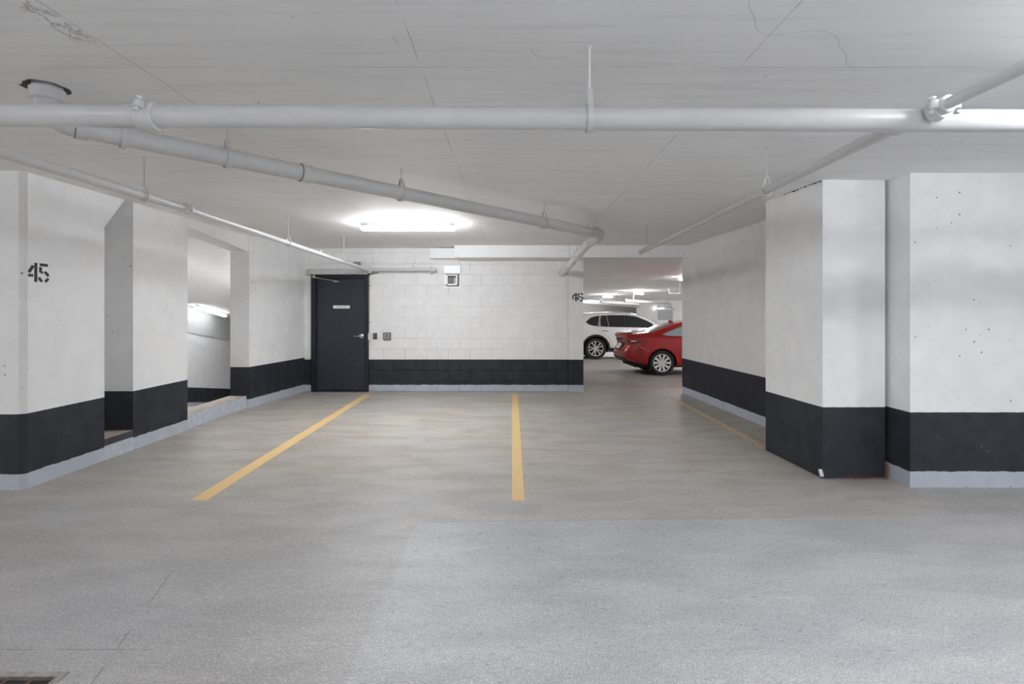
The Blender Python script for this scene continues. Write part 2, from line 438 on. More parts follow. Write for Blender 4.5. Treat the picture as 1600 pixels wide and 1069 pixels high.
# ramp enclosure
bm = B(); prism(bm, [(-8.6, 4.5), (-8.6, 26), (-8.9, 26), (-8.9, 4.5)], [-.05, -3.2, -3.2, -.05], CEIL)
ro = struct('wall_ramp', bm, M['ramp'])
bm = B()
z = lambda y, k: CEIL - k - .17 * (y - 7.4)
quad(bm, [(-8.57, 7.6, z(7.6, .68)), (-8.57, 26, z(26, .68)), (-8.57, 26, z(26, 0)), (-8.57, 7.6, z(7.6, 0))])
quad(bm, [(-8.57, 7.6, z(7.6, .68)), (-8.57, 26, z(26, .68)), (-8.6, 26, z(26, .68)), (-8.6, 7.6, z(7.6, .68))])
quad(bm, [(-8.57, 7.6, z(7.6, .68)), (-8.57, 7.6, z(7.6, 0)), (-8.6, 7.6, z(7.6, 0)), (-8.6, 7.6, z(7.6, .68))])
link('upper_shade_band', bm, M['shade_grey'], ro)  # thin proud panel whose grey imitates shade on the upper ramp wall
struct('wall_ramp_end', box(B(), (-8.9, 25.9, -3.3), (-4.2, 26.1, CEIL)), M['white_paint'])

# ------------------------------------------------------------------ right side
bm = B(); prism(bm, [(3.39, 4.36), (14, 4.36), (14, 4.7), (3.39, 4.7)], 0, CEIL)
struct('wall_right_wing', bm, M['wallR'], 'white concrete wing wall right of the boxed pillar', 'wall')
bm = B(); prism(bm, [(3.385, 5.0), (3.13, 9.42), (3.45, 9.42), (3.7, 5.0)], 0, CEIL)
struct('wall_right', bm, M['wallRR'])
bm = B(); prism(bm, [(2.735, 5.52), (2.785, 4.59), (3.352, 4.60), (3.40, 5.52)], .004, CEIL)
pil = struct('wall_pillar', bm, M['pillar'], 'boxed pillar painted white over charcoal down to the floor', 'pillar')
bm = B()
rs = random.Random(5); pts = [(2.98 + k * (.375 / 24), 4.588 + rs.uniform(-.006, .002), .006 + rs.uniform(0, .006)) for k in range(25)]
tube(bm, pts, [.003 + rs.random() * .004 for _ in pts], 6)
tube(bm, [(3.356, 4.59, .0), (3.358, 4.585, .05), (3.362, 4.59, .10), (3.366, 4.60, .15)], [.012, .009, .010, .004], 6)
link('sealant_bead', bm, M['sealant'], pil)
bm = B(); box(bm, (2.752, 4.578, .02), (2.785, 4.594, .085), .006)
for v in bm.verts: v.co.x += (v.co.z - .05) * -.25; v.co.y += rs.uniform(-.003, .003)
link('plaster_chip', bm, M['chip'], pil)
bm = B()
for k in range(9):      # dark gap where the boxing stops short of the slab
    f0 = k / 9; f1 = f0 + rs.uniform(.06, .11)
    ax = 2.735 + .05 * f0; ay = 5.15 - .56 * f0; bx_ = 2.735 + .05 * f1; by = 5.15 - .56 * f1
    h = rs.uniform(.004, .014)
    quad(bm, [(ax - .024, ay, CEIL - .004), (bx_ - .024, by, CEIL - .004), (bx_ - .024, by, CEIL - .004 - h), (ax - .024, ay, CEIL - .004 - h * .6)])
for v in bm.verts: v.co.x += .018
bmesh.ops.solidify(bm, geom=bm.faces[:], thickness=.006)
link('joint_gap', bm, M['void'], pil)

# ------------------------------------------------------------------ back wall: backing and single blocks
DX0, DX1, DZ1 = -3.744, -2.68, 2.178
bm = B()
yb = YB + .010
for x0, x1, z0, z1 in ((-3.95, DX0, 0, CEIL), (DX0, DX1, DZ1, CEIL), (DX1, 1.052, 0, CEIL)):
    box(bm, (x0, yb, z0), (x1, yb + .19, z1))
wb = struct('wall_back', bm, M['block'])
cache = {}
def block(x0, x1, z0, z1):
    key = (round(x1 - x0, 3), round(z1 - z0, 3))
    if key not in cache:
        b = B(); g = .0033
        box(b, (g, -.0, g), (key[0] - g, .03, key[1] - g), .004, 1)
        me = bpy.data.meshes.new('block'); bmesh.ops.recalc_face_normals(b, faces=b.faces[:]); b.to_mesh(me); b.free()
        me.materials.append(M['block']); cache[key] = me
    o = bpy.data.objects.new('block', cache[key]); C.objects.link(o)
    o.parent = wb; o.location = (x0, YB + random.uniform(-.0008, .0008), z0)
H = .1985; L = .4055
for r in range(14):
    z0 = r * H; z1 = min(z0 + H, CEIL - .003)
    off = (-.172 if r % 2 == 0 else .029)
    k0 = math.floor((-3.95 - off) / L)
    spans = [(-3.90, 1.050)]
    if z0 < DZ1 - .02: spans = [(-3.90, DX0 - .002), (DX1 + .002, 1.050)]
    for k in range(k0, k0 + 15):
        a, b = off + k * L, off + (k + 1) * L
        for s0, s1 in spans:
            p, q = max(a, s0), min(b, s1)
            if q - p > .03:
                zz0 = z0
                block(p, q, zz0, z1)
bm = B(); prism(bm, [(1.056, YB - .002), (1.335, YB - .002), (1.335, YB + .2), (1.056, YB + .2)], 0, CEIL)
struct('wall_back_pier', bm, wall_mat('painted_pier', .597, .125, .4, True, .15, (.85, .848, .842)), 'smooth white pier with stencilled 46 ending the block wall', 'pier')
struct('wall_back_room', box(B(), (-3.86, YB + .21, -.3), (1.33, 12.4, CEIL)), M['white_paint'])
# beams at the head of the block wall and across the bay
struct('trim_3', box(B(), (-1.03, 9.15, 2.465), (3.20, 9.85, CEIL + .05), .004, 1), M['shade_grey' if False else 'white_paint'], 'long white downstand beam across the head of the block wall', 'beam')
struct('trim_4', box(B(), (-1.51, 9.40, 2.475), (-1.03, 9.60, 2.665), .012, 2), M['white_paint'], 'short boxed bulkhead at the left end of the beam', 'beam')

# ------------------------------------------------------------------ shell behind the camera and the far bay
struct('wall_front', box(B(), (-14, -9.2, 0), (14, -9, CEIL)), M['wall'])
struct('wall_side_east', box(B(), (14, -9, 0), (14.2, 9.6, CEIL)), M['wall'])
struct('wall_side_west', box(B(), (-14.2, -9, 0), (-14, 4.75, CEIL)), M['wall'])
YF = 33.0
FZ = zfar(YF)
far = struct('wall_far', box(B(), (8.1, YF, FZ - .3), (18, YF + .3, CEIL)), M['white_paint'])
link('header', box(B(), (-3.9, YF, 1.86), (8.1, YF + .3, CEIL)), M['white_paint'], far)
link('jamb', box(B(), (8.02, YF - .05, FZ - .3), (8.2, YF + .02, 1.86)), M['white_paint'], far)
struct('wall_far_recess', box(B(), (-3.9, 38.5, -1.2), (18, 38.7, CEIL)), M['far_grey'])
struct('wall_far_side', box(B(), (18, 9.6, -1), (18.2, 39, CEIL)), M['white_paint'])
struct('wall_far_left', box(B(), (-4.1, 12.4, -1), (-3.9, 39, CEIL)), M['white_paint'])
struct('wall_behind_right', box(B(), (3.5, 9.2, 0), (14, 9.42, CEIL)), M['white_paint'])
# far door with a glazed upper half
d2 = tag(thing('door_2', None, None, (9.85, YF - .02, FZ)), None, None, None, 'structure')
for x0, x1, z0, z1 in ((-.58, -.48, 0, 2.2), (.48, .58, 0, 2.2), (-.58, .58, 2.1, 2.2)):
    link('door_frame', box(B(), (x0, -.06, z0), (x1, .02, z1), .006), M['plate'], d2)
link('door_leaf', box(B(), (-.48, -.02, 0), (.48, .02, 1.45)), M['plate'], d2)
link('door_pane', box(B(), (-.48, -.02, 1.45), (.48, .01, 2.1)), M['shutter'], d2)

# ------------------------------------------------------------------ door in the block wall
d1 = tag(thing('door_1', None, None, (DX0, YB, 0)), None, None, None, 'structure')
W = DX1 - DX0
yf = -.035
link('door_frame', box(B(), (.0, yf, .0), (.085, .12, 2.178), .004), M['dframe'], d1)
link('door_frame', box(B(), (W - .058, yf, .0), (W, .12, 2.178), .004), M['dframe'], d1)
link('door_frame', box(B(), (.085, yf, 2.118), (W - .058, .12, 2.178), .004), M['dframe'], d1)
leaf = link('door_leaf', box(B(), (.088, .022, .018), (W - .061, .066, 2.115), .003), M['door'], d1)
hw = link('hinge', box(B(), (.080, .005, 1.75), (.096, .03, 1.87), .003), M['dframe'], d1)
for z0 in (.25, 1.0): link('hinge', box(B(), (.080, .005, z0), (.096, .03, z0 + .12), .003), M['dframe'], d1)
link('threshold', box(B(), (.02, -.06, 0), (W - .02, .1, .014), .004), M['black'], d1)
bm = B(); hx = W - .140; hz = 1.035
ring_lathe(bm, (hx, .022, hz), (0, -1, 0), [(0, .0), (0, .044), (.010, .044), (.016, .036), (.016, .012), (.055, .012), (.055, 0)], 24)
link('handle_rose', bm, M['steel'], d1, True)
bm = B(); tube(bm, [(hx, -.025, hz), (hx - .02, -.031, hz), (hx - .08, -.031, hz), (hx - .125, -.027, hz)], [.011, .011, .010, .009], 12)
link('handle_lever', bm, M['steel'], d1, True)
bm = B(); ring_lathe(bm, (hx - .005, .006, hz + .004), (0, -1, 0), [(0, .0), (0, .016), (.005, .016), (.005, 0)], 16)
link('key_cylinder', bm, M['dgrey'], d1, True)
sg = link('door_sign', box(B(), (.395, .014, 1.553), (.708, .023, 1.610), .002), M['plate'], d1); sg['label'] = 'small white name plate with tiny black lettering'
bm = B(); xx = .462; rs = random.Random(11)
for k in range(13):
    wd = rs.uniform(.006, .010)
    if k != 7:
        h = .013
        for s in range(2): box(bm, (xx + s * wd * .8, .0125, 1.575 + (0 if s else .004)), (xx + s * wd * .8 + .003, .0145, 1.588))
        box(bm, (xx, .0125, 1.580 + (k % 3) * .003), (xx + wd, .0145, 1.5825 + (k % 3) * .003))
    xx += .0135
link('lettering', bm, M['mgrey'], sg)
# automatic operator over the door, with its arm
op = thing('door_operator', 'long grey automatic operator cover with steel arm above the navy door', 'door operator', (DX0 - .035, YB, 2.182))
link('cover', box(B(), (.012, -.12, .0), (1.105, -.002, .105), .008), M['operator'], op)
link('end_cap', box(B(), (.0, -.116, .004), (.012, -.004, .101), .003), M['op_end'], op)
link('end_cap', box(B(), (1.105, -.116, .004), (1.117, -.004, .101), .003), M['op_end'], op)
bm = B(); tube(bm, [(.115, -.075, .0), (.115, -.075, -.055)], .014, 12); link('spindle', bm, M['steel'], op, True)
bm = B(); tube(bm, [(.075, -.085, -.045), (.12, -.085, -.02)], .018, 10); link('arm_knuckle', bm, M['steel'], op, True)
bm = B(); tube(bm, [(.075, -.085, -.05), (.50, -.02, -.115)], .009, 10); link('arm', bm, M['steel'], op, True)
link('arm_shoe', box(B(), (.445, -.025, -.135), (.545, .020, -.112), .004), M['steel'], op)

# ------------------------------------------------------------------ small fittings on the block wall
cb = thing('junction_box', 'pale surface conduit and switch box beside the navy door', 'conduit box', (-2.655, YB, .97))
link('box', box(B(), (-.024, -.045, .0), (.032, 0, .125), .006), M['conduit'], cb)
bm = B(); tube(bm, [(.0, -.012, .12), (.0, -.012, 1.21)], .010, 10); link('conduit', bm, M['conduit'], cb, True)
for zz in (.32, 1.0):
    link('strap', box(B(), (-.018, -.026, zz), (.022, -.0, zz + .014), .003), M['mgrey'], cb)
cr = thing('card_reader', 'slim black card reader on the white block wall', 'card reader', (-2.555, YB, .98))
link('body', box(B(), (-.037, -.024, 0), (.037, 0, .115), .006), M['black'], cr)
link('reader_face', box(B(), (-.028, -.027, .03), (.028, -.022, .105), .003), M['dgrey'], cr)
pb = thing('push_plate', 'square steel door push plate with dark border on block wall', 'push button', (-2.33, YB, .965))
link('surround', box(B(), (-.071, -.035, 0), (.071, 0, .142), .008), M['dgrey'], pb)
link('plate', box(B(), (-.055, -.042, .018), (.055, -.034, .128), .004), plain('worn_steel', (.36, .36, .36), .45, .6), pb)
bm = B()
ring_lathe(bm, (.0, -.043, .062), (0, -1, 0), [(0, .020), (.0015, .020), (.0015, .026), (0, .026)], 20)
tube(bm, [(-.008, -.0435, .105), (-.006, -.0435, .070), (.016, -.0435, .068), (.028, -.0435, .042)], .0035, 6)
ring_lathe(bm, (-.008, -.043, .112), (0, -1, 0), [(0, 0), (0, .007), (.0015, .007), (.0015, 0)], 12)
link('symbol', bm, M['black'], pb)
vb_ = thing('vent_unit', 'bright white wall unit with dark square louvred opening', 'vent', (-1.11, YB, 1.938))
link('back_plate', box(B(), (-.153, -.018, 0), (.153, 0, .412), .003), M['bright'], vb_)
link('hood', box(B(), (-.153, -.085, .262), (.153, -.016, .412), .006), M['bright'], vb_)
link('shade_plate', box(B(), (-.088, -.05, .028), (.122, -.016, .252), .006), M['dgrey'], vb_)  # dark plate offset down and right, standing in for the frame's drop shadow
bm = B()
for lo_, hi_ in (((-.118, -.095, .042), (-.080, -.02, .245)), ((.070, -.095, .042), (.098, -.02, .245)), ((-.118, -.095, .042), (.098, -.02, .072)), ((-.118, -.095, .222), (.098, -.02, .245))):
    box(bm, lo_, hi_, .004)
link('louvre_frame', bm, M['bright'], vb_)
link('opening', box(B(), (-.082, -.054, .07), (.072, -.045, .224)), M['black'], vb_)
for x0, m in ((-.066, 'mgrey'), (-.030, 'mgrey'), (.006, 'mgrey'), (.040, 'bright')):
    link('slat', box(B(), (x0, -.075, .074), (x0 + .016, -.055, .186), .002), M[m], vb_)
bx2 = thing('grey_box', 'small grey junction box high on block wall behind the sprinkler pipe', 'junction box', (-2.89, YB, 2.345))
link('body', box(B(), (-.065, -.06, 0), (.065, 0, .075), .005), M['mgrey'], bx2)
link('cover', box(B(), (-.058, -.064, .006), (.058, -.058, .069), .003), M['mgrey'], bx2)
cbl = thing('cable', 'loose black cable curling from the top corner of the door', 'cable', (-2.68, YB, 2.18))
bm = B(); tube(bm, [(.02, -.03, .01), (.05, -.04, .018), (.12, -.06, .026), (.17, -.06, .030), (.205, -.06, .048), (.222, -.06, .082)], .006, 8); link('lead', bm, M['black'], cbl, True)
bm = B(); box(bm, (.005, -.045, -.01), (.035, -.004, .06), .006); link('plug', bm, M['black'], cbl)

# stencilled numbers: strokes of black paint
def stroke(bm, pts, wd, toP, th=.0012):
    pts = [Vector(p) for p in pts]; n = len(pts)
    L_, R_ = [], []
    for i, p in enumerate(pts):
        d = (pts[min(i + 1, n - 1)] - pts[max(i - 1, 0)]).normalized(); nn = Vector((-d.y, d.x)) * wd / 2
        L_.append(p + nn); R_.append(p - nn)
    for k in range(n - 1):
        q = [L_[k], L_[k + 1], R_[k + 1], R_[k]]
        a = [bm.verts.new(toP(v.x, v.y, 0)) for v in q]; b = [bm.verts.new(toP(v.x, v.y, th)) for v in q]
        bm.faces.new(b)
        for i in range(4): bm.faces.new((a[i], a[(i + 1) % 4], b[(i + 1) % 4], b[i]))
def arc(cx, cy, rx, ry, a0, a1, n=7):
    return [(cx + rx * math.cos(math.radians(a0 + (a1 - a0) * k / (n - 1))), cy + ry * math.sin(math.radians(a0 + (a1 - a0) * k / (n - 1)))) for k in range(n)]
DIG = {'4': [[(.02, .33), (.27, .33)], [(.06, .48), (.27, .84)], [(.40, .0), (.40, 1.0)]],
       '5': [[(.60, .92), (1.02, .92)], [(.64, .80), (.64, .56), (.76, .50)], arc(.80, .30, .23, .24, 82, 8), arc(.80, .30, .23, .26, -14, -74), arc(.80, .30, .23, .26, -108, -170)],
       '6': [arc(.80, .66, .23, .29, 20, 78), arc(.82, .5, .26, .44, 108, 165), arc(.82, .42, .26, .38, 172, 232), arc(.80, .29, .22, .25, -100, -30), arc(.80, .29, .22, .25, -8, 70), arc(.80, .29, .22, .25, 84, 140, 5)]}
def stencil(label, text, toP, wd=.15):
    t = thing('stencil_number', label, 'number', (0, 0, 0), 'stencilled bay numbers')
    for ch in text:
        bm = B()
        for s in DIG[ch]: stroke(bm, s, wd, toP)
        link('digit', bm, M['ink'], t)
stencil('black stencilled number 45 on the near white column', '45', lambda u, v, h: (XL + .0005 + h, 4.333 + u * .185, 1.753 + v * .165), .15)
stencil('black stencilled number 46 on the pier by the cars', '46', lambda u, v, h: (1.118 + u * .195, YB - .0025 - h, 1.690 + v * .155))

# ------------------------------------------------------------------ parking stripes and floor drain
def stripe(label, x0a, x0b, wa, wb_, y0, y1, m):
    bm = B()
    n = 12
    for k in range(n):
        f0, f1 = k / n, (k + 1) / n
        def P(f, s): return (x0a + (x0b - x0a) * f + s * (wa + (wb_ - wa) * f), y0 + (y1 - y0) * f, .0015)
        quad(bm, [P(f0, 0), P(f0, 1), P(f1, 1), P(f1, 0)])
    bmesh.ops.remove_doubles(bm, verts=bm.verts[:], dist=1e-5)
    tag(link('parking_stripe', bm, m), label, 'parking line', 'yellow parking stripes', 'structure')
stripe('worn yellow parking stripe running to the navy door', -2.555, -2.665, .135, .13, 4.06, 9.25, M['yellow'])
stripe('yellow parking stripe in the middle of the two bays', 0.0, 0.0, .098, .105, 4.06, 9.3, M['yellow'])
stripe('faded yellow parking stripe along the right wall', 2.735, 2.72, .10, .10, 5.6, 8.9, M['yellow_f'])
dr = thing('floor_drain', 'rusty floor drain grate at the bottom left corner', 'drain', (-2.05, 1.91, 0))
bm = B()
for lo_, hi_ in (((-.215, -.215, 0), (.215, -.185, .006)), ((-.215, .185, 0), (.215, .215, .006)), ((-.215, -.185, 0), (-.185, .185, .006)), ((.185, -.185, 0), (.215, .185, .006))):
    box(bm, lo_, hi_, .002)
link('frame', bm, plain('worn_steel_frame', (.34, .32, .31), .6, .3, bump=.5, var=.25), dr)
link('pit', box(B(), (-.186, -.186, .0005), (.186, .186, .0012)), M['void'], dr)
for k in range(9): link('bar', box(B(), (-.185, -.172 + k * .042, .001), (.185, -.156 + k * .042, .006), .0015, 1), M['rust'], dr)
for k in range(3): link('cross_bar', box(B(), (-.10 + k * .10 - .008, -.185, .001), (-.10 + k * .10 + .008, .185, .0052), .0015, 1), M['rust'], dr)

# ------------------------------------------------------------------ ceiling lamps
def lamp(label, c, length=1.23, ang=0.0, tilt=0.0, group='strip lamps on the ceiling', wd=.12, lens='lens', hw=.034):
    t = thing('strip_lamp', label, 'lamp', c, group)
    t.rotation_euler = (0, tilt, ang)
    h = length / 2
    link('housing', box(B(), (-h, -hw, -.050), (h, hw, 0), .006), M['housing'], t)
    bm = B(); n = 12
    prof = [(math.cos(2 * PI * k / n) * wd * .56, -.072 + math.sin(2 * PI * k / n) * .036) for k in range(n)]
    xs = [-h - .004, -h + .03, h - .03, h + .004]; sc = [.6, 1, 1, .6]
    rings = [[bm.verts.new((x, y * q, -.072 + (z_ + .072) * q)) for y, z_ in prof] for x, q in zip(xs, sc)]
    for a, b in zip(rings, rings[1:]):
        for k in range(n): bm.faces.new((a[k], a[(k + 1) % n], b[(k + 1) % n], b[k]))
    bm.faces.new(rings[0][::-1]); bm.faces.new(rings[-1])
    link('lens', bm, M[lens], t, True)
    for s in (-1, 1): link('latch', box(B(), (s * (h - .10) - .012, -.074, -.076), (s * (h - .10) + .012, -.034, -.030), .002), M['steel'], t)
    return t
lamp('lit strip lamp on the ceiling above the middle of the bays', (-1.385, 6.83, CEIL), 1.24, lens='lens_main', hw=.060, wd=.10)
lamp('lit strip lamp above the camera, right of the pipe crossing', (2.75, 1.42, CEIL), 1.24, lens='lens_near')
lamp('added fill lamp above the drive aisle behind the camera, left', (-4.6, -1.6, CEIL), 1.23, PI / 2, lens='lens_half')  # unseen lamp added to brighten the right wall and side faces
lamp('added fill lamp above the drive aisle behind the camera, centre', (-.6, -3.6, CEIL), 1.23, PI / 2, lens='lens_near')  # unseen, put in to raise the general light level
lamp('added fill lamp above the drive aisle behind the camera, right', (5.2, -2.4, CEIL), 1.23, PI / 2, lens='lens_near')  # another unseen aisle lamp, added for general brightness
lamp('added fill lamp behind the camera over the middle stripe', (.9, -.7, CEIL), 1.23, PI / 2, lens='lens_half')  # unseen lamp added to light the column and pillar sides
lamp('added fill lamp at the left end of the drive aisle', (-8.4, .3, CEIL), 1.23, PI / 2)  # out of view, added as fill from the left
lamp('added fill lamp at the right end of the drive aisle', (8.6, .3, CEIL), 1.23, PI / 2)  # out of view, added as fill from the right
lr = lamp('lit strip lamp on the sloping ramp ceiling seen through the opening', (-8.18, 13.95, CEIL - .17 * (13.95 - 7.4) - .01), 1.35, PI / 2, 0, lens='lens_dim')
lr.rotation_euler = Matrix(((0, -1, 0), (1, 0, 0), (0, 0, 1))).to_euler()
lr.rotation_euler = (Matrix.Rotation(-math.atan(.17), 3, 'X') @ Matrix.Rotation(PI / 2, 3, 'Z')).to_euler()
lr2 = lamp('added fill lamp on the ramp ceiling beside the left wall', (-4.95, 11.0, CEIL - .17 * 3.6 - .01), 1.23, lens='lens_half')  # hidden lamp added to light the ramp walls
lr2.rotation_euler = lr.rotation_euler
lr3 = lamp('added fill lamp at the top of the ramp, hidden by the narrow pier', (-6.5, 8.7, CEIL - .17 * 1.3 - .01), 1.23, lens='lens_near')  # hidden lamp added to fill the head of the ramp
lr3.rotation_euler = lr.rotation_euler
def flamp(label, x, y, ang=0.0, dz=0.0, length=1.23):
    return lamp(label, (x, y, CEIL + zfar(y) - dz), length, ang, lens='lens_far', hw=.05)
flamp('lit strip lamp half hidden by the right wall end, above the red car', 5.72, 15.6)
flamp('large glowing lamp above the windscreen of the white car', 5.55, 22.4, PI / 2 - .5, .05)
flamp('smaller glowing lamp above the roof of the white car', 4.75, 25.4, PI / 2 - .5, .05)
flamp('upper bright strip lamp behind the pier with number 46', 4.75, 31.2, 0, .02)
flamp('lower bright strip lamp behind the pier with number 46', 4.55, 36.0, 0, .0)
flamp('added fill lamp in the far bay left of the cars', -0.5, 15.0)  # unseen, added as a light source for the far bay
lamp('added fill lamp just behind the right wall end', (6.2, 11.0, CEIL + zfar(11)), lens='lens_near')  # hidden lamp added to brighten the near sides of the cars
flamp('added fill lamp near the far wall, hidden by the right wall', 10.6, 27.0)  # hidden lamp added to brighten the far wall
flamp('added fill lamp right of the far door', 13.6, 29.5)  # hidden as well, more added fill for the far wall
flamp('added fill lamp in the far bay, far right', 11.5, 17.0)  # unseen lamp added to lift the brightness of the far bay
lamp('lit strip lamp over the far door', (9.45, YF - .10, 1.80), .6, 0, 0, 'strip lamps on the ceiling', .06, 'lens_dim')

# ------------------------------------------------------------------ pipes
def seg(parent, pts, r, m, name='pipe_length', n=24):
    bm = B(); tube(bm, pts, r, n); return link(name, bm, m, parent, True)
def coupling(parent, c, axis, r, m, bolts=True, roll=0.0, ln=.055):
    """grooved clamp: two half shells with bolted ears"""
    d, u, v = frame_of(axis); c = Vector(c)
    bm = B(); sleeve(bm, c, d, r, r + .014, ln)
    o = link('coupling', bm, m, parent, True)
    if bolts:
        uu = u * math.cos(roll) + v * math.sin(roll); vv = d.cross(uu)
        for s in (-1, 1):
            bm = B(); cc = c + uu * s * (r + .022)
            tube(bm, [cc - vv * .017, cc + vv * .017], .020, 12); link('ear', bm, m, o, True)
            bm = B(); tube(bm, [cc - vv * .036 + uu * s * .006, cc + vv * .036 + uu * s * .006], .0065, 8)
            tube(bm, [cc + vv * .026 + uu * s * .006, cc + vv * .034 + uu * s * .006], .013, 6)
            tube(bm, [cc - vv * .034 + uu * s * .006, cc - vv * .026 + uu * s * .006], .013, 6)
            link('bolt', bm, M['rod_w'], o, True)
    return o
def hanger(parent, c, axis, r, zc, wd=.022, rod=.0045, rise=.055, m='fitting', rm='rod'):
    """clevis loop round the pipe on a threaded rod"""
    d, u, v = frame_of((axis[0], axis[1], 0)); c = Vector(c)
    o = bpy.data.objects.new('hanger', None); C.objects.link(o); o.parent = parent; o.empty_display_size = .05
    path = [(.008, r + rise)]
    R_ = r + .008
    for k in range(25):
        a = math.radians(62 - k * (304 / 24.0))
        path.append((R_ * math.cos(a), R_ * math.sin(a)))
    path.append((-.008, r + rise)); 
    bm = B(); vs = []
    for q, (a, b) in enumerate(path):
        p = c + u * a + Vector((0, 0, 1)) * b
        vs.append((bm.verts.new(p - d * wd / 2), bm.verts.new(p + d * wd / 2)))
    for a, b in zip(vs, vs[1:] + vs[:1]): bm.faces.new((a[0], a[1], b[1], b[0]))
    bmesh.ops.recalc_face_normals(bm, faces=bm.faces[:])
    bmesh.ops.solidify(bm, geom=bm.faces[:], thickness=-.005)
    link('strap', bm, M[m], o)
    bm = B(); top = c + Vector((0, 0, r + rise - .006)); tube(bm, [top, (c.x, c.y, zc)], rod, 8)
    tube(bm, [top + Vector((0, 0, .004)), top + Vector((0, 0, .016))], rod * 2.2, 6)
    link('rod', bm, M[rm], o, True)
    bm = B(); tube(bm, [(c.x, c.y, zc - .008), (c.x, c.y, zc)], rod * 2.4, 10); link('anchor', bm, M[rm], o, True)
    return o
def sprinkler(parent, c, up=1):
    o = bpy.data.objects.new('sprinkler_head', None); C.objects.link(o); o.parent = parent; c = Vector(c); Z = Vector((0, 0, up))
    bm = B(); tube(bm, [c, c + Z * .03], .011, 10); link('nipple', bm, M['rod_w'], o, True)
    bm = B(); 
    for s in (-1, 1): tube(bm, [c + Z * .03 + Vector((s * .010, 0, 0)), c + Z * .045 + Vector((s * .013, 0, 0)), c + Z * .062], .003, 6)
    link('frame_arms', bm, M['brass'], o, True)
    bm = B(); ring_lathe(bm, c + Z * .062, Z, [(0, 0), (0, .016), (.003, .016), (.003, 0)], 12); link('deflector', bm, M['brass'], o, True)

# main white pipe across the picture
R1 = .049
def p1(x): return Vector((x, 2.28, 2.360 - .0057 * x))
mp = thing('main_pipe', 'thick white pipe running straight across under the ceiling near the camera', 'pipe', (0, 0, 0))
XC = -1.615
seg(mp, [p1(-6), p1(XC)], R1, M['pipe'], n=32); seg(mp, [p1(XC), p1(6)], R1, M['pipe'], n=32)
coupling(mp, p1(XC), (1, 0, 0), R1, M['fitting'], True, roll=math.radians(20), ln=.080)
hanger(mp, p1(.345), (1, 0, 0), R1, CEIL, .026, .005, .07, 'pipe', 'rod_w')
hanger(mp, p1(-4.6), (1, 0, 0), R1, CEIL, .026, .005, .07, 'pipe', 'rod_w')
hanger(mp, p1(4.6), (1, 0, 0), R1, CEIL, .026, .005, .07, 'pipe', 'rod_w')
# branch crossing it on the right
XB = 1.83
bp = thing('sprinkler_pipe', 'thin white sprinkler pipe running back from the crossing on the right', 'pipe', (0, 0, 0))
def p4(y): return Vector((XB, y, 2.382 - .008 * (y - 2.28)))
seg(bp, [p4(2.37), p4(7.28)], .029, M['pipe'])
coupling(bp, p4(2.42), (0, 1, 0), .029, M['fitting'], True, 0)
hanger(bp, p4(3.68), (0, 1, 0), .029, CEIL); hanger(bp, p4(6.96), (0, 1, 0), .029, CEIL)
seg(bp, [p4(7.26), p4(7.30)], .035, M['fitting'], 'end_cap')
sprinkler(bp, p4(7.22) + Vector((0, 0, .027)))
fp = thing('branch_pipe', 'white branch pipe slanting to the top right corner from the crossing', 'pipe', (0, 0, 0))
seg(fp, [(XB, -3, 2.372), (XB, 2.19, 2.372)], .0235, M['pipe'])
coupling(fp, (XB, 2.165, 2.372), (0, 1, 0), .0235, M['fitting'], True, 0, .05)
bm = B(); ring_lathe(bm, (XB, 2.185, 2.365), (0, 1, 0), [(-.012, 0), (-.012, .040), (.03, .046), (.03, 0)], 20); link('saddle', bm, M['pipe'], fp, True)
hanger(fp, (XB, -.6, 2.372), (0, 1, 0), .0235, CEIL)
# left sprinkler pipe and its return along the block wall
lp = thing('sprinkler_pipe', 'thin white sprinkler pipe running back along the left side to the door', 'pipe', (0, 0, 0))
A0, A1, A2 = Vector((-2.87, 2.345, 2.392)), Vector((-2.80, 4.39, 2.382)), Vector((-2.645, 9.38, 2.262))
seg(lp, [A0, A1], .0335, M['pipe']); seg(lp, [A1, A2], .0285, M['pipe'])
coupling(lp, A0 + Vector((0, .04, 0)), A2 - A0, .0335, M['fitting'], True, 0)
coupling(lp, A1, A2 - A0, .031, M['fitting'], True, 0)
def p3(y):
    f = (y - A0.y) / (A1.y - A0.y)
    return A0.lerp(A1, f) if f <= 1 else A1.lerp(A2, (y - A1.y) / (A2.y - A1.y))
for yy, r in ((3.92, .0335), (6.27, .0285), (8.17, .0285)): hanger(lp, p3(yy), A2 - A0, r, CEIL, .018, .004, .045, 'fitting', 'rod' if yy < 5 else 'rod_w')
sprinkler(lp, p3(7.25) + Vector((0, 0, .026)))
coupling(lp, A2 + Vector((.03, .035, .003)), (1, 0, 0), .0285, M['fitting'], True, PI / 2)
bm = B(); ring_lathe(bm, A2 + Vector((0, .03, 0)), (0, 1, 0), [(-.04, 0), (-.04, .034), (.03, .038), (.03, 0)], 18); link('elbow', bm, M['fitting'], lp, True)
seg(lp, [A2 + Vector((0, .035, .003)), (-1.47, 9.415, 2.268)], .0285, M['pipe'])
coupling(lp, (-1.50, 9.415, 2.268), (1, 0, 0), .0285, M['fitting'], True, PI / 2, .07)
seg(lp, [(-1.47, 9.415, 2.268), (-1.395, 9.415, 2.266)], .031, M['fitting'], 'end_cap')
hanger(lp, (-1.818, 9.415, 2.268), (1, 0, 0), .0285, CEIL, .018, .004, .045, 'fitting', 'rod_w')

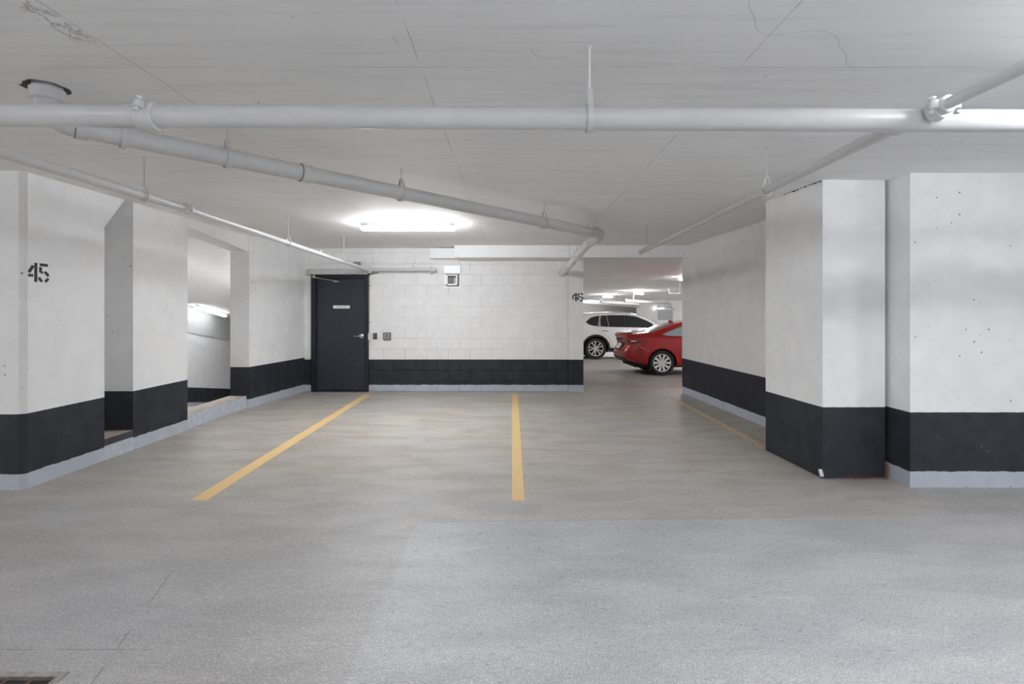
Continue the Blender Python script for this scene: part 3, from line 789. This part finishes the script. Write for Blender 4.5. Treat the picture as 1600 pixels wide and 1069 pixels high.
# big drain pipe: stub from the ceiling, diagonal run, elbow and tail into the block wall
dp = thing('drain_pipe', 'large pale drain pipe running diagonally from the ceiling hole to the block wall', 'pipe', (0, 0, 0))
R2 = .0565
S0 = Vector((HC.x, HC.y, 2.505)); E0 = Vector((1.06, 6.31, 2.462))
dirv = (E0 - S0).normalized()
bm = B(); tube(bm, [(HC.x, HC.y, CEIL + .2), (HC.x, HC.y, CEIL - .015)], .064, 28); link('stub', bm, M['drain'], dp, True)
bm = B(); ring_lathe(bm, (HC.x, HC.y, CEIL - .012), (0, 0, -1), [(0, .060), (0, .076), (.055, .076), (.062, .066), (.062, .05)], 28); link('hub', bm, M['pipe'], dp, True)
pts = []
q0 = Vector((HC.x, HC.y, CEIL - .06)); q1 = S0 + Vector((0, 0, 0)); q2 = S0 + dirv * .14
for k in range(9):
    f = k / 8; pts.append(q0 * (1 - f) ** 2 + q1 * 2 * f * (1 - f) + q2 * f * f)
seg(dp, pts, R2 + .004, M['drain'], 'elbow', 28)
seg(dp, [q2 - dirv * .01, E0 - dirv * .03], R2, M['drain'], n=32)
def pd(y): return S0.lerp(E0, (y - S0.y) / (E0.y - S0.y))
for yy, ln in ((2.80, .06), (3.69, .075)):
    bm = B(); sleeve(bm, pd(yy), dirv, R2, R2 + .007, ln); link('sleeve', bm, M['drain'], dp, True)
    bm = B(); sleeve(bm, pd(yy - ln * .36), dirv, R2, R2 + .0085, .006); link('sleeve_edge', bm, M['band'], dp, True)
for yy, rm in ((2.93, 'drain'), (3.32, 'drain'), (4.27, 'drain'), (5.58, 'drain')): hanger(dp, pd(yy), dirv, R2, CEIL, .024, .004, .052, 'drain', 'rod')
T0 = Vector((1.01, 6.62, 2.405)); T1 = Vector((.945, 9.60, 2.215)); dt = (T1 - T0).normalized()
pts = [E0 - dirv * .04]
c0, c1, c2, c3 = E0 - dirv * .03, E0 + dirv * .13, T0 - dt * .22 + Vector((.07, 0, 0)), T0 + dt * .02
for k in range(1, 15):
    f = k / 14
    pts.append(c0 * (1 - f) ** 3 + c1 * 3 * f * (1 - f) ** 2 + c2 * 3 * f * f * (1 - f) + c3 * f ** 3)
seg(dp, pts, R2 + .004, M['drain'], 'elbow', 28)
bm = B(); sleeve(bm, c0, dirv, R2, R2 + .008, .05); link('sleeve', bm, M['drain'], dp, True)
bm = B(); sleeve(bm, c0 - dirv * .02, dirv, R2, R2 + .0095, .006); link('sleeve_edge', bm, M['band'], dp, True)
seg(dp, [T0, T1], R2 - .002, M['pipe'], n=28)
bm = B(); sleeve(bm, T0 + dt * .04, dt, R2 - .002, R2 + .009, .09); link('sleeve', bm, M['pipe'], dp, True)
bm = B(); sleeve(bm, T0 + dt * 1.0, dt, R2 - .002, R2 + .004, .06); link('sleeve', bm, M['pipe'], dp, True)
hanger(dp, pd(6.18), dirv, R2, CEIL, .018, .004, .04, 'drain', 'rod')
hanger(dp, T0.lerp(T1, .38), dt, R2, CEIL, .018, .004, .04, 'pipe', 'rod')
hanger(dp, T0.lerp(T1, .66), dt, R2, CEIL, .018, .004, .04, 'pipe', 'rod')
bm = B(); ring_lathe(bm, (T1.x, YB - .002, T1.z + .004), (0, -1, 0), [(0, R2), (0, R2 + .022), (.01, R2 + .018), (.01, R2)], 24); link('wall_collar', bm, M['pipe'], dp, True)

# pipes in the far bay
def far_pipe(label, pts, r, rods=(), cap=True):
    t = thing('far_pipe', label, 'pipe', (0, 0, 0), 'pipes in the far bay')
    seg(t, pts, r, M['pipe'], n=14)
    if cap:
        for e, f in ((pts[0], pts[1]), (pts[-1], pts[-2])):
            d = (Vector(f) - Vector(e)).normalized(); seg(t, [Vector(e) - d * .02, Vector(e) + d * .10], r * 1.35, M['fitting'], 'fitting', 12)
    for c in rods:
        c = Vector(c); bm = B(); tube(bm, [c, (c.x, c.y, CEIL + zfar(c.y))], .012, 8); link('rod', bm, M['rod_w'], t, True)
    return t
far_pipe('white far pipe with a step, left above the white car', [at(890, 467, 23), at(935, 467.2, 23), at(937, 468, 23), at(939.5, 471.8, 23), at(942, 472.5, 23), at(997, 475.6, 24)], .06, [at(920, 467, 23), at(960, 473.5, 23.3)])
far_pipe('long white far pipe ending in fittings above the red car', [at(976.5, 469.8, 23), at(1048, 474.4, 24)], .065, [at(990, 470, 23)])
far_pipe('second white far pipe below the long one, left of the far door', [at(905, 475.5, 30), at(998, 479, 30)], .06, [at(950, 477.2, 30)])
far_pipe('short white far pipe over the far door', [at(1028, 479.3, 30), at(1049, 479.3, 30)], .07, [at(1040, 479.3, 30)])
t = far_pipe('short white sprinkler pipe hanging by the right wall end', [at(1044.5, 452, 17.5), at(1045, 457.5, 17.5), at(1046.5, 458.8, 17.5), at(1085, 459, 17.5)], .03, [at(1062, 459, 17.5)], False)
sprinkler(t, at(1044.5, 453, 17.5))

# ------------------------------------------------------------------ cars
def tab(t, x, sm=.05):
    def lin(q):
        if q <= t[0][0]: return t[0][1]
        for (a, va), (b, vb) in zip(t, t[1:]):
            if q <= b: return va + (vb - va) * (q - a) / (b - a)
        return t[-1][1]
    return sum(lin(x + sm * k / 3) for k in range(-3, 4)) / 7
def cr(p0, p1, p2, p3, f):
    return tuple(.5 * (2 * b + (c - a) * f + (2 * a - 5 * b + 4 * c - d) * f * f + (3 * b - a - 3 * c + d) * f ** 3) for a, b, c, d in zip(p0, p1, p2, p3))
class Car:
    SUB = 5
    def __init__(s, spec, name, label, loc, rot):
        s.sp = spec; s.L = spec['L']; s.root = thing(name, label, 'car', loc, None, rot)
    def W(s, x):
        w = s.sp['w']; L = s.L
        k = 1.0
        if x < .45: k -= s.sp.get('rt', .15) * (1 - max(x, 0) / .45) ** 2.2
        if L - x < .7: k -= .22 * (1 - max(L - x, 0) / .7) ** 2.2
        return w * k
    def ring(s, x):
        sp = s.sp; w = s.W(x); zb = tab(sp['zb'], x); zs = tab(sp['zs'], x); zt = max(tab(sp['zt'], x), zs + .02); h = zt - zs
        k = min(1, max(0, h / .40)); ws = .955 * w; wr = w * (.885 * (1 - k) + sp.get('roof', .70) * k); q = zs - zb
        c = [(.86 * w, zb), (.955 * w, zb + .10 * q), (.992 * w, zb + .40 * q), (1.0 * w, zb + .66 * q), (.982 * w, zb + .90 * q), (ws, zs),
             (ws + (wr - ws) * .50, zs + .44 * h), (wr, zs + .85 * h), (wr * .84, zs + .955 * h), (wr * .45, zs + .992 * h), (0, zt)]
        e = [c[0]] + c + [(-c[-2][0], c[-2][1])]
        out = []
        for i in range(1, len(e) - 2):
            for j in range(s.SUB): out.append(cr(e[i - 1], e[i], e[i + 1], e[i + 2], j / s.SUB))
        out.append(c[-1])
        return out
    def warp(s, p):
        x, y, z = p
        a = tab(s.sp['rear'], z, .02) * max(0, 1 - x / .6) ** 1.4
        b = tab(s.sp['front'], z, .02) * max(0, 1 - (s.L - x) / .7) ** 1.4
        return Vector((x + a - b, y, z))
    def S_(s, x, z):
        r = s.ring(x)
        for (y0, z0), (y1, z1) in zip(r, r[1:]):
            if z0 <= z <= z1 and z1 > z0: return y0 + (y1 - y0) * (z - z0) / (z1 - z0)
        return r[0][0] if z < r[0][1] else r[-4][0]
    def T_(s, x, y):
        r = s.ring(x)[::-1]
        for (y0, z0), (y1, z1) in zip(r, r[1:]):
            if y0 <= abs(y) <= y1: return z0 + (z1 - z0) * (abs(y) - y0) / max(y1 - y0, 1e-6)
        return r[-1][1]
    def body(s, mat):
        L = s.L; n = 130; xs = [L * (k / n) for k in range(n + 1)]
        bm = B(); G = []
        for x in xs:
            r = s.ring(x); row = [bm.verts.new((x, -y, z)) for y, z in r] + [bm.verts.new((x, y, z)) for y, z in r[-2::-1]]
            G.append(row)
        m = len(G[0]); nb = (m + 1) // 2
        for a, b in zip(G, G[1:]):
            for k in range(m - 1): bm.faces.new((a[k], a[k + 1], b[k + 1], b[k]))
        # bulged ends
        for row, sg, bulge in ((G[0], -1, .10), (G[-1], 1, .16)):
            prev = row[:nb]
            cols = 10
            for c in range(1, cols + 1):
                f = c / cols
                if c == cols: cur = row[nb - 1:][::-1]; cur = [row[m - 1 - k] for k in range(nb)]
                else:
                    cur = []
                    for k in range(nb - 1):
                        y = row[k].co.y * (1 - 2 * f)
                        yw = max(abs(row[k].co.y), 1e-4)
                        zz = row[k].co.z
                        cur.append(bm.verts.new((row[k].co.x + sg * bulge * (1 - (2 * f - 1) ** 2) * min(1, yw / .6), y, zz)))
                    cur.append(row[nb - 1])
                for k in range(nb - 1):
                    q = [prev[k], prev[k + 1], cur[k + 1], cur[k]]
                    q = [v for i, v in enumerate(q) if v not in q[:i]]
                    if len(q) > 2:
                        try: bm.faces.new(q)
                        except ValueError: pass
                prev = cur
        # wheel arches
        for xc in s.sp['axles']:
            R = s.sp['arch']; zc = s.sp['r']
            kill = [f for f in bm.faces if (lambda c: (c.x - xc) ** 2 + (c.z - zc) ** 2 < R * R and abs(c.y) > .4)(f.calc_center_median())]
            bmesh.ops.delete(bm, geom=kill, context='FACES')
            for v in bm.verts:
                dx, dz = v.co.x - xc, v.co.z - zc; d = math.hypot(dx, dz)
                if abs(v.co.y) > .4 and 1e-4 < d < R + .012 and any(len(e.link_faces) == 1 for e in v.link_edges) and dz > -.14:
                    v.co.x = xc + dx * R / d; v.co.z = zc + dz * R / d
        for v in bm.verts: v.co = s.warp(v.co)
        bmesh.ops.delete(bm, geom=[v for v in bm.verts if not v.link_faces], context='VERTS')
        o = link('body', bm, mat, s.root)
        for f in o.data.polygons: f.use_smooth = True
        o.data.set_sharp_from_angle(angle=math.radians(50))
        bm = B(); zz = tab(s.sp['zb'], L / 2)
        box(bm, (.25, -s.sp['w'] * .82, zz - .02), (L - .3, s.sp['w'] * .82, zz + .10)); link('underbody', bm, M['well'], s.root)
        for xc in s.sp['axles']:
            for sd in (-1, 1):
                bm = B(); R = s.sp['arch'] + .004; w = s.sp['w']; pr = []
                for k in range(25):
                    a = PI * (k / 24) * 1.2 - .1 * PI
                    pr.append((xc + R * math.cos(a), s.sp['r'] + R * math.sin(a)))
                for (x0, z0), (x1, z1) in zip(pr, pr[1:]):
                    quad(bm, [(x0, sd * w * .5, z0), (x1, sd * w * .5, z1), (x1, sd * (s.S_(x1, max(z1, .2)) - .012), z1), (x0, sd * (s.S_(x0, max(z0, .2)) - .012), z0)])
                bm.faces.new([bm.verts.new((x, sd * w * .5, z)) for x, z in pr])
                link('wheel_well', bm, M['well'], s.root)
        return o
    def patch(s, name, xs, lo, hi, mat, sides=(-1, 1), off=.006, nz=8, parent=None):
        out = []
        for sd in sides:
            bm = B(); cols = []
            for x in xs:
                a, b = tab(lo, x, 0), tab(hi, x, 0)
                col = []
                for k in range(nz + 1):
                    z = a + (b - a) * k / nz
                    col.append(bm.verts.new(s.warp((x, sd * (s.S_(x, z) + off), z))))
                cols.append(col)
            for a, b in zip(cols, cols[1:]):
                for k in range(nz): bm.faces.new((a[k], a[k + 1], b[k + 1], b[k]))
            bmesh.ops.remove_doubles(bm, verts=bm.verts[:], dist=1e-4)
            bmesh.ops.recalc_face_normals(bm, faces=bm.faces[:])
            out.append(link(name, bm, mat, parent or s.root, True))
        return out
    def line(s, name, pts, r, mat, sides=(-1, 1), off=.004, n=10):
        for sd in sides:
            P = []
            for (x0, z0), (x1, z1) in zip(pts, pts[1:]):
                for k in range(n):
                    f = k / n; x = x0 + (x1 - x0) * f; z = z0 + (z1 - z0) * f
                    P.append(s.warp((x, sd * (s.S_(x, z) + off), z)))
            x, z = pts[-1]; P.append(s.warp((x, sd * (s.S_(x, z) + off), z)))
            bm = B(); tube(bm, P, r, 6); link(name, bm, mat, s.root, True)
    def glass(s, name, xs, half, mat, off=.008):
        bm = B(); cols = []
        for x in xs:
            hw = tab(half, x, 0); col = []
            for k in range(13):
                y = hw * (k / 6 - 1); col.append(bm.verts.new(s.warp((x, y, s.T_(x, y) + off))))
            cols.append(col)
        for a, b in zip(cols, cols[1:]):
            for k in range(12): bm.faces.new((a[k], a[k + 1], b[k + 1], b[k]))
        link(name, bm, mat, s.root, True)
    def ends(s, name, y0, y1, z0, z1, mat, front=False, off=.012, th=.02, ny=8):
        """a panel lying on the bulged rear (or front) face"""
        bm = B(); G = []
        for k in range(ny + 1):
            y = y0 + (y1 - y0) * k / ny; row = []
            for j in range(5):
                z = z0 + (z1 - z0) * j / 4; yw = max(.05, s.S_(0 if not front else s.L, z)); f = max(-1, min(1, y / yw))
                bulge = (.16 if front else .10) * (1 - f * f) * min(1, yw / .6)
                x = s.L + bulge + off if front else -bulge - off
                row.append(s.warp((x, y, z)))
            G.append(row)
        V = [[bm.verts.new(p) for p in r] for r in G]
        for a, b in zip(V, V[1:]):
            for k in range(4): bm.faces.new((a[k], a[k + 1], b[k + 1], b[k]))
        bmesh.ops.recalc_face_normals(bm, faces=bm.faces[:])
        bmesh.ops.solidify(bm, geom=bm.faces[:], thickness=.006)
        return link(name, bm, mat, s.root)
    def wheels(s, style):
        r = s.sp['r']; w = s.sp['w']; tw = s.sp['tw']; rim = s.sp['rim']
        for xc in s.sp['axles']:
            for sd in (-1, 1):
                o = bpy.data.objects.new('wheel', None); C.objects.link(o); o.parent = s.root; o.location = (xc, sd * (w - tw / 2 - .025), r); o.empty_display_size = .1
                ax = (0, sd, 0); h = tw / 2
                bm = B(); ring_lathe(bm, (0, 0, 0), ax, [(-h, rim), (-h, r * .93), (-h * .8, r), (h * .8, r), (h * .97, r * .955), (h * 1.02, r * .84), (h * .96, rim + .012), (h * .86, rim)], 48); link('tyre', bm, M['rubber'], o, True)
                bm = B(); ring_lathe(bm, (0, 0, 0), ax, [(h * .2, 0), (h * .2, rim * .97), (-h, rim)], 40); link('barrel', bm, M['well'], o, True)
                bm = B(); ring_lathe(bm, (0, 0, 0), ax, [(h * .62, rim * .93), (h * .90, rim * .94), (h * .92, rim + .002), (h * .8, rim + .004)], 48); link('rim_ring', bm, M['alloy'], o, True)
                bm = B(); ring_lathe(bm, (0, 0, 0), ax, [(h * .5, rim * .19), (h * .72, rim * .18), (h * .76, rim * .12), (h * .76, 0)], 24); link('hub', bm, M['alloy'], o, True)
                for k in range(5):
                    bm = B(); A0 = 2 * PI * k / 5 + PI / 2 + (0 if style == 'wide' else .3)
                    for q in (-1, 1):
                        if style == 'wide':  a0, a1, w0, w1 = A0 + q * .16, A0 + q * .33, .018, .030
                        else: a0, a1, w0, w1 = A0 + q * .22, A0 + q * .25, .016, .019
                        p0 = Vector((math.cos(a0), 0, math.sin(a0))) * rim * .14; p1_ = Vector((math.cos(a1), 0, math.sin(a1))) * rim * .96
                        d = (p1_ - p0).normalized(); nn = Vector((-d.z, 0, d.x))
                        yo0, yo1, yi = sd * h * .70, sd * h * .86, sd * h * .40
                        A = [p0 + nn * w0, p0 - nn * w0, p1_ - nn * w1, p1_ + nn * w1]
                        F = [bm.verts.new((v.x, yo0 if i < 2 else yo1, v.z)) for i, v in enumerate(A)]
                        K = [bm.verts.new((v.x, yi, v.z)) for v in A]
                        bm.faces.new(F); bm.faces.new(K[::-1])
                        for i in range(4): bm.faces.new((F[i], F[(i + 1) % 4], K[(i + 1) % 4], K[i]))
                    link('spoke', bm, M['alloy'], o)
    def mirror(s, x, z, mat):
        for sd in (-1, 1):
            y = s.S_(x, z)
            bm = B(); box(bm, (x - .10, sd * (y + .02) if sd > 0 else -(y + .20), z - .01), (x + .08, sd * (y + .20) if sd > 0 else -(y + .02), z + .13), .035, 3); o = link('mirror', bm, mat, s.root, True)
            bm = B(); tube(bm, [(x, sd * (y - .02), z + .02), (x, sd * (y + .06), z + .04)], .022, 8); link('mirror_stalk', bm, M['clad'], o, True)
    def fin(s, x, mat, ln=.16, h=.06):
        z = s.T_(x, 0); bm = B()
        A = [(x - ln / 2, z - .012), (x + ln / 2, z - .012), (x + ln * .1, z + h * .75), (x - ln * .36, z + h)]
        a = [bm.verts.new((p, -.022 if q < z else -.006, q)) for p, q in A]; b = [bm.verts.new((p, .022 if q < z else .006, q)) for p, q in A]
        bm.faces.new(a); bm.faces.new(b[::-1])
        for i in range(4): bm.faces.new((a[i], a[(i + 1) % 4], b[(i + 1) % 4], b[i]))
        link('antenna_fin', bm, mat, s.root)
def frange(a, b, n): return [a + (b - a) * k / n for k in range(n + 1)]

# red saloon
sp = dict(L=4.35, w=.865, r=.305, tw=.20, rim=.215, arch=.345, axles=(.88, 3.45), roof=.68, rt=.13,
          zb=[(0, .36), (.25, .29), (.6, .215), (3.9, .20), (4.35, .26)],
          zs=[(0, .965), (.5, .955), (1.4, .925), (2.6, .875), (3.4, .82), (4.35, .66)],
          zt=[(0, 1.005), (.30, 1.025), (.62, 1.05), (.95, 1.165), (1.25, 1.275), (1.65, 1.355), (2.2, 1.385), (2.6, 1.35), (2.95, 1.20), (3.3, .99), (3.6, .93), (4.1, .83), (4.35, .70)],
          rear=[(.25, .16), (.36, .05), (.48, .0), (.60, .03), (.72, .115), (.86, .10), (.95, .05), (1.02, .03), (1.1, .10)],
          front=[(.2, .10), (.4, .0), (.6, .05), (.9, .25)])
c = Car(sp, 'red_car', 'glossy red saloon with silver alloy wheels behind the right wall end', (2.78, 13.30, zfar(13.30)), (-math.atan(SL), 0, 0))
c.body(M['red'])
# side glass: rear door and front door, plus the dark line of the rear pillar
lo_ = [(.90, .99), (1.02, .968), (1.5, .950), (3.05, .915)]
hi_ = [(.90, .993), (1.05, 1.06), (1.4, 1.185), (1.8, 1.250), (2.2, 1.265), (2.5, 1.235), (2.8, 1.10), (3.05, .925)]
c.patch('rear_quarter_window', frange(.90, 1.50, 12), lo_, hi_, M['pale_glass'])
c.patch('rear_door_window', frange(1.525, 2.02, 8), lo_, hi_, M['pale_glass'])
c.patch('front_door_window', frange(2.08, 3.0, 14), lo_, hi_, M['pale_glass'])
c.line('window_trim', [(.88, .99), (1.05, 1.068), (1.4, 1.195), (1.8, 1.26), (2.2, 1.275), (2.5, 1.245), (2.8, 1.11), (3.06, .92)], .009, M['clad'])
c.line('window_trim', [(.88, .985), (1.02, .959), (1.5, .941), (3.06, .908)], .008, M['clad'])
c.line('pillar_trim', [(2.05, .945), (2.05, 1.262)], .020, M['clad'], n=6)
c.line('pillar_trim', [(1.512, .955), (1.512, 1.205)], .010, M['clad'], n=6)
c.glass('rear_window', frange(.62, 1.30, 12), [(.6, .54), (1.3, .47)], M['tint'])
c.glass('windscreen', frange(2.62, 3.30, 12), [(2.6, .50), (3.3, .60)], M['tint'])
c.line('door_seam', [(1.30, .30), (1.34, .60), (1.20, .80), (1.22, .93)], .0035, M['clad'])
c.line('door_seam', [(2.06, .24), (2.06, .93)], .0035, M['clad'])
c.line('door_seam', [(3.02, .26), (3.05, .60), (3.05, .88)], .0035, M['clad'])
c.line('bumper_seam', [(.42, .80), (.20, .60), (.50, .42)], .0035, M['clad'])
c.line('crease', [(.30, .70), (.55, .60)], .005, M['chrome'], n=5)
c.line('shoulder_crease', [(.45, .87), (1.6, .84), (3.4, .76)], .004, M['red'])
for x in (1.42, 2.22): c.line('door_handle', [(x, .835), (x + .17, .832)], .015, M['red'], off=.016, n=4)
c.line('sill', [(1.26, .225), (3.08, .215)], .018, M['clad'], off=-.02)
c.patch('tail_lamp', frange(.0, .46, 10), [(0, .80), (.28, .825), (.46, .895)], [(0, .89), (.25, .90), (.46, .905)], M['tail'], off=.010, nz=4)
c.patch('lamp_surround', frange(.02, .30, 8), [(0, .765), (.30, .795)], [(0, .797), (.28, .822), (.30, .824)], M['clad'], off=.009, nz=2)
c.patch('reversing_lamp', frange(.04, .16, 4), [(0, .812), (.16, .82)], [(0, .852), (.16, .85)], M['lampw'], off=.014, nz=2)
c.ends('tail_lamp', -.70, -.38, .80, .89, M['tail'], ny=5); c.ends('tail_lamp', .38, .70, .80, .89, M['tail'], ny=5)
c.ends('trunk_trim', -.42, .42, .845, .885, M['clad']); c.ends('plate_recess', -.34, .34, .60, .80, M['clad'], off=.006)
o = c.ends('licence_plate', -.16, .16, .635, .765, M['plate'], off=.018, ny=3)
c.ends('diffuser', -.62, .62, .33, .44, M['clad'], off=.008); c.ends('bumper_slot', -.60, .60, .50, .525, M['clad'], off=.006)
c.ends('grille', -.42, .42, .38, .60, M['clad'], True); c.patch('head_lamp', frange(3.85, 4.25, 6), [(3.8, .62), (4.3, .60)], [(3.8, .70), (4.3, .655)], M['lampw'], off=.008, nz=3)
bm = B(); box(bm, (-.02, -.60, 1.012), (.14, .60, 1.034), .008, 2)
for v in bm.verts: v.co.x += .16 * (v.co.y / .60) ** 2 * .5 - .0
link('trunk_lip', bm, M['red'], c.root, True)
c.fin(1.36, M['red']); c.mirror(2.86, .93, M['red']); c.wheels('wide')

# white estate car
sp = dict(L=4.88, w=.965, r=.372, tw=.27, rim=.262, arch=.435, axles=(.95, 3.92), roof=.70, rt=.15,
          zb=[(0, .45), (.3, .34), (.6, .27), (4.3, .26), (4.88, .32)],
          zs=[(0, 1.15), (.8, 1.145), (2.0, 1.105), (3.2, 1.075), (4.0, 1.02), (4.88, .80)],
          zt=[(0, 1.38), (.10, 1.49), (.35, 1.575), (.8, 1.635), (1.4, 1.672), (2.0, 1.665), (2.45, 1.615), (2.8, 1.49), (3.15, 1.28), (3.4, 1.175), (4.0, 1.12), (4.6, 1.0), (4.88, .86)],
          rear=[(.3, .16), (.5, .0), (.7, .02), (.95, .08), (1.2, .12), (1.5, .30), (1.7, .3)],
          front=[(.3, .08), (.6, .0), (.9, .06), (1.2, .3)])
c = Car(sp, 'white_car', 'white estate car with dark tinted windows parked behind the red saloon', (1.99, 18.87, zfar(18.87)), (-math.atan(SL), 0, 0))
c.body(M['white_car'])
lo_ = [(.62, 1.30), (.72, 1.215), (.85, 1.18), (1.3, 1.145), (2.0, 1.125), (3.2, 1.10)]
hi_ = [(.62, 1.31), (.80, 1.46), (1.0, 1.515), (1.5, 1.552), (2.0, 1.548), (2.4, 1.505), (2.8, 1.345), (3.2, 1.11)]
c.patch('rear_quarter_window', frange(.62, 1.10, 12), lo_, hi_, M['tint'])
c.patch('rear_door_window', frange(1.125, 2.02, 14), lo_, hi_, M['tint'])
c.patch('front_door_window', frange(2.075, 3.12, 14), lo_, hi_, M['tint'])
c.line('window_trim', [(.60, 1.31), (.79, 1.472), (1.0, 1.527), (1.5, 1.564), (2.0, 1.560), (2.4, 1.517), (2.8, 1.357), (3.2, 1.11)], .011, M['white_car'])
c.line('window_trim', [(.60, 1.295), (.70, 1.206), (.84, 1.168), (1.3, 1.133), (2.0, 1.113), (3.2, 1.09)], .009, M['chrome'])
c.line('pillar_trim', [(1.02, 1.165), (1.12, 1.52)], .010, M['chrome'], off=.010, n=6)
c.line('pillar_trim', [(1.06, 1.16), (1.155, 1.525)], .010, M['white_car'], off=.010, n=6)
c.line('quarter_bar', [(1.42, 1.14), (1.36, 1.538)], .010, M['chrome'], off=.010, n=6)
c.line('pillar_trim', [(2.05, 1.12), (2.05, 1.545)], .026, M['tint'], n=6)
c.glass('windscreen', frange(2.48, 3.34, 14), [(2.4, .58), (3.4, .70)], M['tint'])
c.glass('rear_window', frange(.05, .36, 6), [(0, .58), (.4, .58)], M['tint'])
c.line('door_seam', [(1.02, 1.14), (1.05, .98), (1.46, .72), (1.50, .42)], .004, M['mgrey'])
c.line('door_seam', [(2.06, .36), (2.06, 1.11)], .004, M['mgrey'])
c.line('door_seam', [(3.20, .36), (3.24, .8), (3.18, 1.07)], .004, M['mgrey'])
c.line('crease', [(.5, .98), (1.6, .965), (3.8, .93)], .004, M['white_car'])
for x in (1.16, 2.20): c.line('door_handle', [(x, 1.00), (x + .22, .995)], .018, M['chrome'], off=.018, n=4)
c.patch('sill_cladding', frange(1.42, 3.46, 16), [(1.4, .285), (3.5, .275)], [(1.4, .40), (3.5, .40)], M['clad'], off=.008, nz=3)
c.line('sill_trim', [(1.50, .46), (3.40, .455)], .008, M['chrome'])
for xc in sp['axles']:
    for sd in (-1, 1):
        bm = B(); cols = []
        for k in range(33):
            a = PI * (k / 32) * 1.12 - .06 * PI
            col = []
            for q in range(3):
                R = sp['arch'] - .004 + q * .034; x = xc + R * math.cos(a); z = max(sp['r'] + R * math.sin(a), .30)
                col.append(bm.verts.new(c.warp((x, sd * (c.S_(x, z) + .012), z))))
            cols.append(col)
        for a, b in zip(cols, cols[1:]):
            for k in range(2): bm.faces.new((a[k], a[k + 1], b[k + 1], b[k]))
        bmesh.ops.recalc_face_normals(bm, faces=bm.faces[:])
        link('arch_cladding', bm, M['clad'], c.root, True)
c.patch('tail_lamp', frange(.0, .30, 6), [(0, .98), (.3, 1.02)], [(0, 1.12), (.3, 1.10)], M['tail'], off=.010, nz=4)
c.ends('tail_lamp', -.78, -.40, .98, 1.11, M['tail'], ny=5); c.ends('tail_lamp', .40, .78, .98, 1.11, M['tail'], ny=5)
c.ends('licence_plate', -.16, .16, .80, .93, M['plate'], ny=3); c.ends('bumper_cladding', -.72, .72, .45, .60, M['clad'])
c.ends('grille', -.40, .40, .55, .82, M['clad'], True); c.patch('head_lamp', frange(4.35, 4.75, 6), [(4.3, .80), (4.8, .74)], [(4.3, .90), (4.8, .82)], M['lampw'], off=.008, nz=3)
for sd in (-1, 1):
    bm = B(); P = [Vector((x, sd * .66, c.T_(x, .66) + dz)) for x, dz in ((.55, .0), (.65, .028), (1.4, .032), (2.2, .030), (2.32, .0))]
    tube(bm, P, .012, 8); link('roof_rail', bm, M['chrome'], c.root, True)
c.fin(.62, M['white_car'], .20, .07); c.mirror(3.02, 1.10, M['white_car']); c.wheels('slim')
